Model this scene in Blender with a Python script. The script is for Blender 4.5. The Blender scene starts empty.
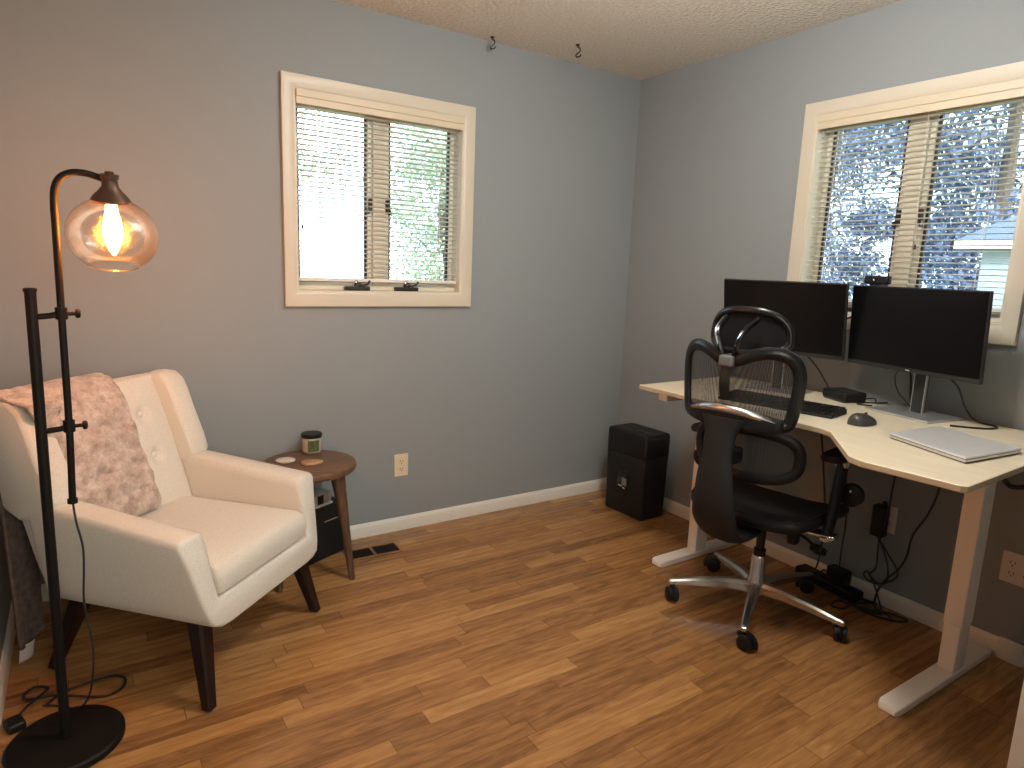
import bpy, bmesh, math, random
from mathutils import Vector, Matrix, noise
R = math.radians
PI = math.pi
sc = bpy.context.scene
COL = sc.collection

# ------------------------------------------------------------------ camera
cam_d = bpy.data.cameras.new('camera')
cam_d.sensor_width = 36.0
cam_d.lens = 36.0 * 654.6292 / 1024.0
cam_d.clip_start = 0.02
cam_d.clip_end = 300
cam = bpy.data.objects.new('camera', cam_d)
COL.objects.link(cam)
def cam_matrix(pos, yaw, pitch, roll):
    f = Vector((math.sin(yaw) * math.cos(pitch), math.cos(yaw) * math.cos(pitch), math.sin(pitch)))
    r = Vector((math.cos(yaw), -math.sin(yaw), 0))
    u = r.cross(f)
    r2 = r * math.cos(roll) + u * math.sin(roll)
    u2 = -r * math.sin(roll) + u * math.cos(roll)
    return Matrix(((r2.x, u2.x, -f.x, pos[0]), (r2.y, u2.y, -f.y, pos[1]), (r2.z, u2.z, -f.z, pos[2]), (0, 0, 0, 1)))
cam.matrix_world = cam_matrix((-2.7803, -2.9659, 1.3514), 0.5866, -0.1757, 0.0386)
sc.camera = cam

# ------------------------------------------------------------------ world, sun, exposure
sc.view_settings.view_transform = 'Standard'
sc.view_settings.look = 'None'
sc.view_settings.exposure = 0.0
sc.view_settings.gamma = 1.0
sc.view_settings.use_curve_mapping = False
sc.cycles.use_denoising = True
sc.cycles.max_bounces = 10
sc.cycles.diffuse_bounces = 6
sc.cycles.transparent_max_bounces = 24
sc.cycles.sample_clamp_indirect = 8.0
sc.cycles.caustics_reflective = False
sc.cycles.caustics_refractive = False

SKY = 5.0
SKY_FILL = 9.5   # sky brightened behind the camera, added as fill for the room
w = bpy.data.worlds.new('sky')
sc.world = w
w.use_nodes = True
nt = w.node_tree
nt.nodes.clear()
wo = nt.nodes.new('ShaderNodeOutputWorld')
bg = nt.nodes.new('ShaderNodeBackground')
tc = nt.nodes.new('ShaderNodeTexCoord')
sx = nt.nodes.new('ShaderNodeSeparateXYZ')
rp = nt.nodes.new('ShaderNodeValToRGB')
rp.color_ramp.elements[0].position = 0.0
rp.color_ramp.elements[0].color = (0.66, 0.83, 1.0, 1)
rp.color_ramp.elements[1].position = 0.9
rp.color_ramp.elements[1].color = (0.36, 0.60, 1.0, 1)
nt.links.new(tc.outputs['Generated'], sx.inputs[0])
nt.links.new(sx.outputs['Z'], rp.inputs[0])
mp_ = nt.nodes.new('ShaderNodeMapRange')
mp_.inputs[1].default_value = -0.15; mp_.inputs[2].default_value = -0.75
mp_.inputs[3].default_value = SKY; mp_.inputs[4].default_value = SKY_FILL
nt.links.new(sx.outputs['Y'], mp_.inputs[0])
mb_ = nt.nodes.new('ShaderNodeMapRange')      # thin bright cloud beyond the back wall
mb_.inputs[1].default_value = 0.80; mb_.inputs[2].default_value = 0.92
mb_.inputs[3].default_value = 0.0; mb_.inputs[4].default_value = 5.0
nt.links.new(sx.outputs['Y'], mb_.inputs[0])
ma_ = nt.nodes.new('ShaderNodeMath'); ma_.operation = 'ADD'
nt.links.new(mp_.outputs[0], ma_.inputs[0]); nt.links.new(mb_.outputs[0], ma_.inputs[1])
nt.links.new(ma_.outputs[0], bg.inputs['Strength'])
hz_ = nt.nodes.new('ShaderNodeMapRange')
hz_.inputs[1].default_value = -0.15; hz_.inputs[2].default_value = -0.75
nt.links.new(sx.outputs['Y'], hz_.inputs[0])
wm_ = nt.nodes.new('ShaderNodeMix'); wm_.data_type = 'RGBA'
nt.links.new(hz_.outputs[0], wm_.inputs[0]); nt.links.new(rp.outputs[0], wm_.inputs[6]); wm_.inputs[7].default_value = (1.0, 0.93, 0.84, 1)
nt.links.new(wm_.outputs[2], bg.inputs['Color'])
nt.links.new(bg.outputs[0], wo.inputs['Surface'])

# hazy sun high behind the house: it lights the gardens, not the room
sun_d = bpy.data.lights.new('hazy_sun', 'SUN')
sun_d.energy = 5.0
sun_d.angle = R(20)
sun_d.color = (1.0, 0.97, 0.93)
sun = bpy.data.objects.new('hazy_sun', sun_d)
COL.objects.link(sun)
sun.rotation_mode = 'QUATERNION'
sun.rotation_quaternion = Vector((-0.80, 0.02, 0.60)).to_track_quat('Z', 'Y')

# window portals only tell the renderer where daylight enters
def portal(name, loc, rot, sx_, sy_):
    d = bpy.data.lights.new(name, 'AREA')
    d.shape = 'RECTANGLE'; d.size = sx_; d.size_y = sy_
    d.cycles.is_portal = True
    o = bpy.data.objects.new(name, d)
    COL.objects.link(o)
    o.location = loc
    o.rotation_euler = rot
portal('daylight_portal', (-1.56, 0.16, 1.635), (R(-90), 0, 0), 0.86, 0.90)
portal('daylight_portal', (0.16, -1.551, 1.635), (R(-90), 0, R(-90)), 0.86, 0.90)
portal('daylight_portal', (-2.365, -3.46, 1.475), (R(-90), 0, R(180)), 1.26, 1.28)

# ------------------------------------------------------------------ helpers
def tag(o, label, cat=None, group=None, kind=None):
    o['label'] = label
    if cat: o['category'] = cat
    if group: o['group'] = group
    if kind: o['kind'] = kind
    return o

def thing(name, label, cat, loc=(0, 0, 0), rz=0.0, group=None, kind=None):
    o = bpy.data.objects.new(name, None)
    COL.objects.link(o)
    o.empty_display_size = 0.1
    o.location = loc
    o.rotation_euler = (0, 0, rz)
    return tag(o, label, cat, group, kind)

def catmull(pts, n=6, closed=False):
    P = [Vector(p) for p in pts]
    out = []
    m = len(P)
    rng = range(m) if closed else range(m - 1)
    for i in rng:
        p1, p2 = P[i], P[(i + 1) % m]
        p0 = P[(i - 1) % m] if (closed or i > 0) else p1 * 2 - p2
        p3 = P[(i + 2) % m] if (closed or i + 2 < m) else p2 * 2 - p1
        for k in range(n):
            t = k / n
            out.append(0.5 * ((2 * p1) + (p2 - p0) * t + (2 * p0 - 5 * p1 + 4 * p2 - p3) * t * t + (3 * p1 - p0 - 3 * p2 + p3) * t ** 3))
    if not closed: out.append(P[-1].copy())
    return out

class MB:
    def __init__(s): s.bm = bmesh.new()
    def add(s, verts, faces):
        vs = [s.bm.verts.new(v) for v in verts]
        fs = []
        for f in faces:
            try: fs.append(s.bm.faces.new([vs[i] for i in f]))
            except ValueError: pass
        return vs, fs
    def box(s, c, d, rot=None):
        x, y, z = d[0] / 2, d[1] / 2, d[2] / 2
        V = [Vector(p) for p in ((-x, -y, -z), (x, -y, -z), (x, y, -z), (-x, y, -z), (-x, -y, z), (x, -y, z), (x, y, z), (-x, y, z))]
        M = rot if rot else Matrix.Identity(3)
        s.add([M @ v + Vector(c) for v in V], [(3, 2, 1, 0), (4, 5, 6, 7), (0, 1, 5, 4), (1, 2, 6, 5), (2, 3, 7, 6), (3, 0, 4, 7)])
        return s
    def box2(s, a, b):
        return s.box([(a[i] + b[i]) / 2 for i in range(3)], [abs(b[i] - a[i]) for i in range(3)])
    def loft(s, rings, cap=True, closed=False, ring_closed=True):
        n = len(rings[0])
        vs = [[s.bm.verts.new(p) for p in r] for r in rings]
        m = len(rings)
        for i in range(m if closed else m - 1):
            a, b = vs[i], vs[(i + 1) % m]
            for k in range(n if ring_closed else n - 1):
                k2 = (k + 1) % n
                try: s.bm.faces.new((a[k], a[k2], b[k2], b[k]))
                except ValueError: pass
        if cap and not closed and ring_closed:
            s.bm.faces.new(list(reversed(vs[0])))
            s.bm.faces.new(vs[-1])
        return s
    def prism(s, poly, axis, a, b):
        # poly: 2D points; axis: extrusion axis, other two axes in order
        def mk(p, t):
            if axis == 'z': return (p[0], p[1], t)
            if axis == 'y': return (p[0], t, p[1])
            return (t, p[0], p[1])
        return s.loft([[mk(p, a) for p in poly], [mk(p, b) for p in poly]])
    def lathe(s, prof, c=(0, 0, 0), n=28, M=None, cap=True):
        M = M or Matrix.Identity(3)
        c = Vector(c)
        rings = []
        for r, z in prof:
            r = max(r, 1e-4)
            rings.append([M @ Vector((r * math.cos(2 * PI * k / n), r * math.sin(2 * PI * k / n), z)) + c for k in range(n)])
        return s.loft(rings, cap=cap)
    def tube(s, pts, r, n=8, closed=False, ry=None, up=None, cap=True):
        # r: number, list or function of t; ry: second radius (elliptic), up: reference vector
        P = [Vector(p) for p in pts]
        m = len(P)
        T = []
        for i in range(m):
            a = P[(i - 1) % m] if (closed or i > 0) else P[i]
            b = P[(i + 1) % m] if (closed or i < m - 1) else P[i]
            d = b - a
            T.append(d.normalized() if d.length > 1e-9 else Vector((0, 0, 1)))
        u = Vector(up[0] if isinstance(up[0], (list, tuple, Vector)) else up) if up else (Vector((0, 0, 1)) if abs(T[0].z) < .9 else Vector((1, 0, 0)))
        u = (u - T[0] * u.dot(T[0])).normalized()
        rings = []
        for i in range(m):
            if up:
                uu = Vector(up[i]) if isinstance(up[0], (list, tuple, Vector)) else Vector(up)
                u2 = uu - T[i] * uu.dot(T[i])
                if u2.length > 1e-4: u = u2.normalized()
            else:
                u = (u - T[i] * u.dot(T[i])).normalized()
            v = T[i].cross(u)
            t = i / max(1, m - 1)
            def ev(q): return q(t) if callable(q) else (q[i] if isinstance(q, (list, tuple)) else q)
            ra = ev(r); rb = ev(ry) if ry is not None else ra
            rings.append([P[i] + u * (rb * math.cos(2 * PI * k / n)) + v * (ra * math.sin(2 * PI * k / n)) for k in range(n)])
        return s.loft(rings, cap=cap, closed=closed)
    def sphere(s, c, rx, ry=None, rz=None, nu=16, nv=10):
        ry = ry or rx; rz = rz or rx
        rings = []
        for j in range(nv + 1):
            a = PI * j / nv
            q = max(math.sin(a), 0.002)
            rings.append([(c[0] + rx * q * math.cos(2 * PI * k / nu), c[1] + ry * q * math.sin(2 * PI * k / nu), c[2] - rz * math.cos(a)) for k in range(nu)])
        return s.loft(rings)
    def grid(s, fn, nu, nv):
        vs = [[s.bm.verts.new(fn(i / nu, j / nv)) for j in range(nv + 1)] for i in range(nu + 1)]
        for i in range(nu):
            for j in range(nv):
                s.bm.faces.new((vs[i][j], vs[i + 1][j], vs[i + 1][j + 1], vs[i][j + 1]))
        return s
    def build(s, name, m, parent=None, smooth=35, bevel=0, seg=3, loc=None, fix=True):
        if fix: bmesh.ops.recalc_face_normals(s.bm, faces=s.bm.faces)
        me = bpy.data.meshes.new(name)
        s.bm.to_mesh(me); s.bm.free()
        if smooth:
            for p in me.polygons: p.use_smooth = True
            me.set_sharp_from_angle(angle=R(smooth))
        me.materials.append(m)
        o = bpy.data.objects.new(name, me)
        COL.objects.link(o)
        if parent: o.parent = parent
        if loc: o.location = loc
        if bevel:
            b = o.modifiers.new('bevel', 'BEVEL')
            b.width = bevel; b.segments = seg; b.limit_method = 'ANGLE'; b.angle_limit = R(40)
        return o

# ------------------------------------------------------------------ materials
def new_mat(name):
    m = bpy.data.materials.new(name)
    m.use_nodes = True
    t = m.node_tree
    b = t.nodes['Principled BSDF']
    return m, t, b

def node(t, kind, **kw):
    n = t.nodes.new(kind)
    for k, v in kw.items(): setattr(n, k, v)
    return n

def mat(name, col, rough=0.5, metal=0.0, spec=0.5, nscale=0, namt=0.0, bump=0.0, bscale=200, coat=0, emit=None, estr=0, sheen=0, stretch=None, bdist=0.002):
    m, t, b = new_mat(name)
    b.inputs['Base Color'].default_value = (*col, 1)
    b.inputs['Roughness'].default_value = rough
    b.inputs['Metallic'].default_value = metal
    b.inputs['Specular IOR Level'].default_value = spec
    if coat: b.inputs['Coat Weight'].default_value = coat
    if sheen:
        b.inputs['Sheen Weight'].default_value = sheen
        b.inputs['Sheen Roughness'].default_value = 0.5
    if emit:
        b.inputs['Emission Color'].default_value = (*emit, 1)
        b.inputs['Emission Strength'].default_value = estr
    c = node(t, 'ShaderNodeTexCoord')
    src = c.outputs['Object']
    if stretch:
        mp = node(t, 'ShaderNodeMapping')
        mp.inputs['Scale'].default_value = stretch
        t.links.new(src, mp.inputs[0]); src = mp.outputs[0]
    if nscale:
        n = node(t, 'ShaderNodeTexNoise')
        n.inputs['Scale'].default_value = nscale
        n.inputs['Detail'].default_value = 5
        t.links.new(src, n.inputs['Vector'])
        r = node(t, 'ShaderNodeValToRGB')
        lo = [max(0, x * (1 - namt)) for x in col]; hi = [min(1, x * (1 + namt)) for x in col]
        r.color_ramp.elements[0].position = .3; r.color_ramp.elements[1].position = .7
        r.color_ramp.elements[0].color = (*lo, 1); r.color_ramp.elements[1].color = (*hi, 1)
        t.links.new(n.outputs[0], r.inputs[0]); t.links.new(r.outputs[0], b.inputs['Base Color'])
    if bump:
        n2 = node(t, 'ShaderNodeTexNoise')
        n2.inputs['Scale'].default_value = bscale
        n2.inputs['Detail'].default_value = 3
        t.links.new(src, n2.inputs['Vector'])
        bp = node(t, 'ShaderNodeBump')
        bp.inputs['Strength'].default_value = bump
        bp.inputs['Distance'].default_value = bdist
        t.links.new(n2.outputs[0], bp.inputs['Height']); t.links.new(bp.outputs[0], b.inputs['Normal'])
    return m

def floor_mat():
    m, t, b = new_mat('oak_strip_floor')
    L = t.links.new
    def mth(op, a, b_=None, c=None):
        n = node(t, 'ShaderNodeMath', operation=op)
        for i, q in enumerate((a, b_, c)):
            if q is None: continue
            if isinstance(q, (int, float)): n.inputs[i].default_value = q
            else: L(q, n.inputs[i])
        return n.outputs[0]
    c = node(t, 'ShaderNodeTexCoord')
    s = node(t, 'ShaderNodeSeparateXYZ'); L(c.outputs['Object'], s.inputs[0])
    W = 0.0635
    ry = mth('DIVIDE', s.outputs['Y'], W)
    row = mth('FLOOR', ry)
    wn = node(t, 'ShaderNodeTexWhiteNoise', noise_dimensions='1D'); L(row, wn.inputs['W'])
    lx = mth('ADD', mth('DIVIDE', s.outputs['X'], mth('ADD', 0.55, mth('MULTIPLY', wn.outputs['Value'], 0.5))), mth('MULTIPLY', wn.outputs['Value'], 17.3))
    colm = mth('FLOOR', lx)
    cmb = node(t, 'ShaderNodeCombineXYZ'); L(row, cmb.inputs[0]); L(colm, cmb.inputs[1])
    w2 = node(t, 'ShaderNodeTexWhiteNoise', noise_dimensions='2D'); L(cmb.outputs[0], w2.inputs['Vector'])
    # grain
    mp = node(t, 'ShaderNodeCombineXYZ')
    L(mth('ADD', mth('MULTIPLY', s.outputs['X'], 2.6), mth('MULTIPLY', w2.outputs['Value'], 40)), mp.inputs[0])
    L(mth('MULTIPLY', s.outputs['Y'], 15), mp.inputs[1])
    L(mth('MULTIPLY', w2.outputs['Value'], 9), mp.inputs[2])
    g = node(t, 'ShaderNodeTexNoise'); g.inputs['Scale'].default_value = 1.6; g.inputs['Detail'].default_value = 6; g.inputs['Distortion'].default_value = 1.8
    L(mp.outputs[0], g.inputs['Vector'])
    wv = node(t, 'ShaderNodeTexWave', wave_type='BANDS', bands_direction='Y')
    wv.inputs['Scale'].default_value = 0.55; wv.inputs['Distortion'].default_value = 7.0; wv.inputs['Detail'].default_value = 3; wv.inputs['Detail Scale'].default_value = 0.8
    L(mp.outputs[0], wv.inputs['Vector'])
    fine = node(t, 'ShaderNodeTexNoise'); fine.inputs['Scale'].default_value = 1.0; fine.inputs['Detail'].default_value = 3
    mp2 = node(t, 'ShaderNodeMapping'); mp2.inputs['Scale'].default_value = (14, 200, 1); L(c.outputs['Object'], mp2.inputs[0]); L(mp2.outputs[0], fine.inputs['Vector'])
    ramp = node(t, 'ShaderNodeValToRGB')
    e = ramp.color_ramp.elements
    e[0].position = 0.0; e[0].color = (0.085, 0.036, 0.013, 1)
    e[1].position = 1.0; e[1].color = (0.66, 0.385, 0.155, 1)
    for p, cc in ((0.25, (0.195, 0.090, 0.032)), (0.55, (0.355, 0.172, 0.060)), (0.8, (0.48, 0.255, 0.093))):
        q = e.new(p); q.color = (*cc, 1)
    # tone = plank random + grain
    v = mth('ADD', mth('MULTIPLY', w2.outputs['Value'], 0.36), mth('ADD', mth('MULTIPLY', mth('POWER', g.outputs[0], 1.2), 0.62), mth('MULTIPLY', wv.outputs['Fac'], 0.09)))
    v = mth('ADD', v, mth('MULTIPLY', mth('SUBTRACT', fine.outputs[0], 0.5), 0.34))
    v = mth('SUBTRACT', v, 0.0)
    L(v, ramp.inputs[0])
    # seams
    fy = mth('FRACT', ry); fx = mth('FRACT', lx)
    ey = mth('MINIMUM', fy, mth('SUBTRACT', 1.0, fy)); ex = mth('MINIMUM', fx, mth('SUBTRACT', 1.0, fx))
    sy = mth('LESS_THAN', ey, 0.012); sxx = mth('LESS_THAN', ex, 0.0018)
    seam = mth('MAXIMUM', sy, sxx)
    mx = node(t, 'ShaderNodeMix', data_type='RGBA')
    L(mth('MULTIPLY', seam, 0.55), mx.inputs[0]); L(ramp.outputs[0], mx.inputs[6]); mx.inputs[7].default_value = (0.05, 0.02, 0.008, 1)
    L(mx.outputs[2], b.inputs['Base Color'])
    rr = mth('ADD', 0.15, mth('MULTIPLY', g.outputs[0], 0.12))
    L(rr, b.inputs['Roughness'])
    b.inputs['Specular IOR Level'].default_value = 0.45
    bp = node(t, 'ShaderNodeBump'); bp.inputs['Strength'].default_value = 0.25; bp.inputs['Distance'].default_value = 0.0012
    L(mth('SUBTRACT', mth('MULTIPLY', fine.outputs[0], 0.35), seam), bp.inputs['Height']); L(bp.outputs[0], b.inputs['Normal'])
    return m

def wood_mat(name, lo, hi, stretch=(3, 40, 40), rough=.45, scale=2.0, dist=1.0):
    m, t, b = new_mat(name)
    c = node(t, 'ShaderNodeTexCoord')
    mp = node(t, 'ShaderNodeMapping'); mp.inputs['Scale'].default_value = stretch
    n = node(t, 'ShaderNodeTexNoise'); n.inputs['Scale'].default_value = scale; n.inputs['Detail'].default_value = 6; n.inputs['Distortion'].default_value = dist
    r = node(t, 'ShaderNodeValToRGB')
    r.color_ramp.elements[0].position = .3; r.color_ramp.elements[1].position = .72
    r.color_ramp.elements[0].color = (*lo, 1); r.color_ramp.elements[1].color = (*hi, 1)
    t.links.new(c.outputs['Object'], mp.inputs[0]); t.links.new(mp.outputs[0], n.inputs['Vector'])
    t.links.new(n.outputs[0], r.inputs[0]); t.links.new(r.outputs[0], b.inputs['Base Color'])
    b.inputs['Roughness'].default_value = rough
    return m

def glass_mat(name, tint=(1, 1, 1), refl=0.08, seeds=0.0, rough=0.02):
    m, t, b = new_mat(name)
    t.nodes.remove(b)
    out = t.nodes['Material Output']
    tr = node(t, 'ShaderNodeBsdfTransparent'); tr.inputs[0].default_value = (*tint, 1)
    gl = node(t, 'ShaderNodeBsdfGlossy'); gl.inputs['Roughness'].default_value = rough
    mx = node(t, 'ShaderNodeMixShader')
    fr = node(t, 'ShaderNodeFresnel'); fr.inputs['IOR'].default_value = 1.45
    mul = node(t, 'ShaderNodeMath', operation='MULTIPLY_ADD'); mul.inputs[1].default_value = 0.8; mul.inputs[2].default_value = refl - 0.03
    t.links.new(fr.outputs[0], mul.inputs[0])
    fac = mul.outputs[0]
    if seeds:
        c = node(t, 'ShaderNodeTexCoord')
        v = node(t, 'ShaderNodeTexVoronoi'); v.inputs['Scale'].default_value = 190
        t.links.new(c.outputs['Object'], v.inputs['Vector'])
        lt = node(t, 'ShaderNodeMath', operation='LESS_THAN'); lt.inputs[1].default_value = 0.30
        t.links.new(v.outputs['Distance'], lt.inputs[0])
        ad = node(t, 'ShaderNodeMath', operation='MULTIPLY_ADD'); ad.inputs[1].default_value = seeds
        t.links.new(lt.outputs[0], ad.inputs[0]); t.links.new(fac, ad.inputs[2])
        fac = ad.outputs[0]
        n2 = node(t, 'ShaderNodeTexNoise'); n2.inputs['Scale'].default_value = 220
        t.links.new(c.outputs['Object'], n2.inputs['Vector'])
        bp = node(t, 'ShaderNodeBump'); bp.inputs['Strength'].default_value = 0.5; bp.inputs['Distance'].default_value = 0.002
        t.links.new(n2.outputs[0], bp.inputs['Height']); t.links.new(bp.outputs[0], gl.inputs['Normal'])
    t.links.new(fac, mx.inputs[0]); t.links.new(tr.outputs[0], mx.inputs[1]); t.links.new(gl.outputs[0], mx.inputs[2])
    t.links.new(mx.outputs[0], out.inputs['Surface'])
    return m

def mesh_mat(name, col=(0.02, 0.02, 0.02), alpha=0.6, scale=420):
    # woven mesh: fine holes let light through
    m, t, b = new_mat(name)
    b.inputs['Base Color'].default_value = (*col, 1)
    b.inputs['Roughness'].default_value = 0.6
    c = node(t, 'ShaderNodeTexCoord')
    n = node(t, 'ShaderNodeTexVoronoi'); n.inputs['Scale'].default_value = scale; n.inputs['Randomness'].default_value = 0.25
    t.links.new(c.outputs['Object'], n.inputs['Vector'])
    r = node(t, 'ShaderNodeMapRange'); r.inputs[1].default_value = 0.25; r.inputs[2].default_value = 0.5
    r.inputs[3].default_value = max(0, alpha - 0.18); r.inputs[4].default_value = min(1, alpha + 0.18)
    t.links.new(n.outputs['Distance'], r.inputs[0]); t.links.new(r.outputs[0], b.inputs['Alpha'])
    return m

def leaf_mat(name, a, b_, rough=0.6):
    m, t, b = new_mat(name)
    oi = node(t, 'ShaderNodeTexCoord')
    n = node(t, 'ShaderNodeTexNoise'); n.inputs['Scale'].default_value = 2.2; n.inputs['Detail'].default_value = 6
    t.links.new(oi.outputs['Object'], n.inputs['Vector'])
    r = node(t, 'ShaderNodeValToRGB')
    r.color_ramp.elements[0].position = .35; r.color_ramp.elements[1].position = .65
    r.color_ramp.elements[0].color = (*a, 1); r.color_ramp.elements[1].color = (*b_, 1)
    t.links.new(n.outputs[0], r.inputs[0]); t.links.new(r.outputs[0], b.inputs['Base Color'])
    b.inputs['Roughness'].default_value = rough
    return m

M = {}
M['wall'] = mat('grey_wall_paint', (0.264, 0.286, 0.294), .62, spec=.3, bump=.25, bscale=160, bdist=.0015)
M['ceiling'] = mat('popcorn_ceiling', (0.78, 0.735, 0.65), .9, spec=.1, nscale=75, namt=.12, bump=1.0, bscale=62, bdist=.012)
M['trim'] = mat('cream_trim_paint', (0.60, 0.545, 0.44), .38, spec=.5)
M['base'] = mat('white_baseboard_paint', (0.73, 0.70, 0.63), .4, spec=.5)
M['jamb'] = mat('cream_jamb', (0.66, 0.62, 0.50), .42)
M['floor'] = floor_mat()
M['slat'] = mat('white_slat_enamel', (0.78, 0.76, 0.70), .35)
M['valance'] = mat('cream_blind_valance', (0.62, 0.54, 0.40), .45)
M['gasket'] = mat('dark_gasket', (0.03, 0.03, 0.028), .6)
M['handle'] = mat('dark_bronze', (0.045, 0.035, 0.028), .4, metal=.6)
M['steel'] = mat('bright_steel', (0.62, 0.62, 0.62), .25, metal=1)
M['glass'] = glass_mat('window_glass', (.96, .98, .97), .05)
M['black'] = mat('black_plastic', (0.010, 0.0095, 0.0095), .45, spec=.3)
M['black_soft'] = mat('black_matte_plastic', (0.012, 0.0118, 0.0125), .6, spec=.3, bump=.3, bscale=600)
M['black_gloss'] = mat('black_gloss_plastic', (0.008, 0.008, 0.008), .26, spec=.4)
M['screen'] = mat('dark_screen', (0.003, 0.003, 0.0034), .30, spec=.22)
M['bezel'] = mat('black_bezel', (0.02, 0.02, 0.02), .45)
M['silver'] = mat('silver_aluminium', (0.72, 0.72, 0.73), .34, metal=.85)
M['chrome'] = mat('polished_chrome', (0.66, 0.65, 0.64), .27, metal=1)
M['desk_top'] = wood_mat('pale_maple_laminate', (0.70, 0.60, 0.43), (0.79, 0.695, 0.52), (30, 2.0, 30), .38, 2.0, .6)
M['desk_edge'] = mat('tan_desk_edge', (0.50, 0.39, 0.25), .5)
M['desk_leg'] = mat('white_powder_coat', (0.86, 0.81, 0.73), .5, bump=.2, bscale=700)
M['metal_black'] = mat('matte_black_metal', (0.009, 0.007, 0.006), .5, spec=.15)
M['copper'] = mat('brown_bronze_socket', (0.10, 0.05, 0.03), .45, metal=.5)
M['fabric'] = mat('cream_linen', (0.70, 0.65, 0.565), .9, spec=.15, nscale=260, namt=.10, bump=.5, bscale=420, sheen=.15)
M['walnut_leg'] = mat('espresso_wood', (0.016, 0.006, 0.005), .4, spec=.3)
M['table_wood'] = wood_mat('brown_walnut', (0.085, 0.042, 0.022), (0.20, 0.110, 0.060), (4, 34, 34), .42, 2.0, 1.2)
M['table_leg'] = wood_mat('brown_walnut_leg', (0.070, 0.034, 0.018), (0.15, 0.080, 0.044), (34, 34, 4), .45, 2.0, 1.0)
M['ivory'] = mat('ivory_plastic', (0.72, 0.62, 0.44), .35)
M['plate_white'] = mat('white_plastic_plate', (0.66, 0.63, 0.58), .4)
M['slot'] = mat('outlet_slot', (0.02, 0.016, 0.012), .6)
M['cord'] = mat('black_cable', (0.014, 0.013, 0.013), .5)
M['globe'] = glass_mat('seeded_globe_glass', (1.0, .985, .96), .05, seeds=.24, rough=.10)
M['bulb'] = mat('glowing_bulb', (1, .8, .5), .3, emit=(1.0, 0.29, 0.03), estr=410)
M['fill_glass'] = mat('opal_fill_glass', (.9, .9, .88), .3, emit=(1.0, .975, .93), estr=80)  # glow of the added fill globe overhead
M['rubber'] = mat('grey_rubber', (.10, .10, .10), .6)

# ------------------------------------------------------------------ room shell
H = 2.44
X0, Y0 = -3.06, -3.30          # left wall face, front wall face
TH = 0.15
WIN1, WIN2 = -1.56, -1.551     # window centres along their walls
OW, OZ0, OZ1 = 0.412, 1.208, 2.062

fl = MB().box2((X0 - TH, Y0 - TH, -0.12), (TH, TH, 0)).build('floor', M['floor'], smooth=0)
tag(fl, 'glossy brown oak strip floor with planks along the back wall', 'floor', kind='structure')
ce = MB().box2((X0 - TH, Y0 - TH, H), (TH, TH, H + .12)).build('ceiling', M['ceiling'], smooth=0)
tag(ce, 'beige popcorn textured ceiling', 'ceiling', kind='structure')
b = MB()
b.box2((X0 - TH, 0, 0), (WIN1 - OW, TH, H)); b.box2((WIN1 + OW, 0, 0), (TH, TH, H))
b.box2((WIN1 - OW, 0, 0), (WIN1 + OW, TH, OZ0)); b.box2((WIN1 - OW, 0, OZ1), (WIN1 + OW, TH, H))
tag(b.build('wall_back', M['wall'], smooth=0), 'grey painted wall behind the armchair with the smaller looking window', 'wall', kind='structure')
b = MB()
b.box2((0, Y0 - TH, 0), (TH, WIN2 - OW, H)); b.box2((0, WIN2 + OW, 0), (TH, 0, H))
b.box2((0, WIN2 - OW, 0), (TH, WIN2 + OW, OZ0)); b.box2((0, WIN2 - OW, OZ1), (TH, WIN2 + OW, H))
tag(b.build('wall_right', M['wall'], smooth=0), 'grey painted wall behind the white desk', 'wall', kind='structure')
tag(MB().box2((X0 - TH, Y0, 0), (X0, 0, H)).build('wall_left', M['wall'], smooth=0), 'grey painted wall beside the floor lamp, outside the picture', 'wall', kind='structure')
b = MB()
b.box2((X0 - TH, Y0 - TH, 0), (-2.98, Y0, H)); b.box2((-1.75, Y0 - TH, 0), (0, Y0, H))
b.box2((-2.98, Y0 - TH, 0), (-1.75, Y0, .85)); b.box2((-2.98, Y0 - TH, 2.10), (-1.75, Y0, H))
tag(b.build('wall_front', M['wall'], smooth=0), 'grey painted wall behind the camera', 'wall', kind='structure')

def baseprof(h, d):
    return [(0, 0), (d, 0), (d, h * .72), (d * .75, h * .86), (d * .4, h * .95), (d * .3, h), (0, h)]
BH, BD = 0.069, 0.014
o = MB().prism([(-p[0], p[1]) for p in baseprof(BH, BD)], 'x', X0, 0).build('baseboard_back', M['base'], smooth=30)
tag(o, 'white baseboard along the wall behind the side table', 'baseboard', kind='structure')
o = MB().prism([(-p[0], p[1]) for p in baseprof(BH, BD)], 'y', Y0, -BD).build('baseboard_right', M['base'], smooth=30)
tag(o, 'white baseboard along the wall behind the desk', 'baseboard', kind='structure')
o = MB().prism([(X0 + p[0], p[1]) for p in baseprof(BH, BD)], 'y', Y0, -BD).build('baseboard_left', M['base'], smooth=30)
tag(o, 'white baseboard along the wall beside the floor lamp', 'baseboard', kind='structure')
o = MB().box2((-0.026, -2.205, 0.0), (-0.0145, -2.125, 0.083)).build('trim_1', M['base'], bevel=.004)
tag(o, 'thick white trim block on the baseboard beside the near desk foot', 'trim', kind='structure')

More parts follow.
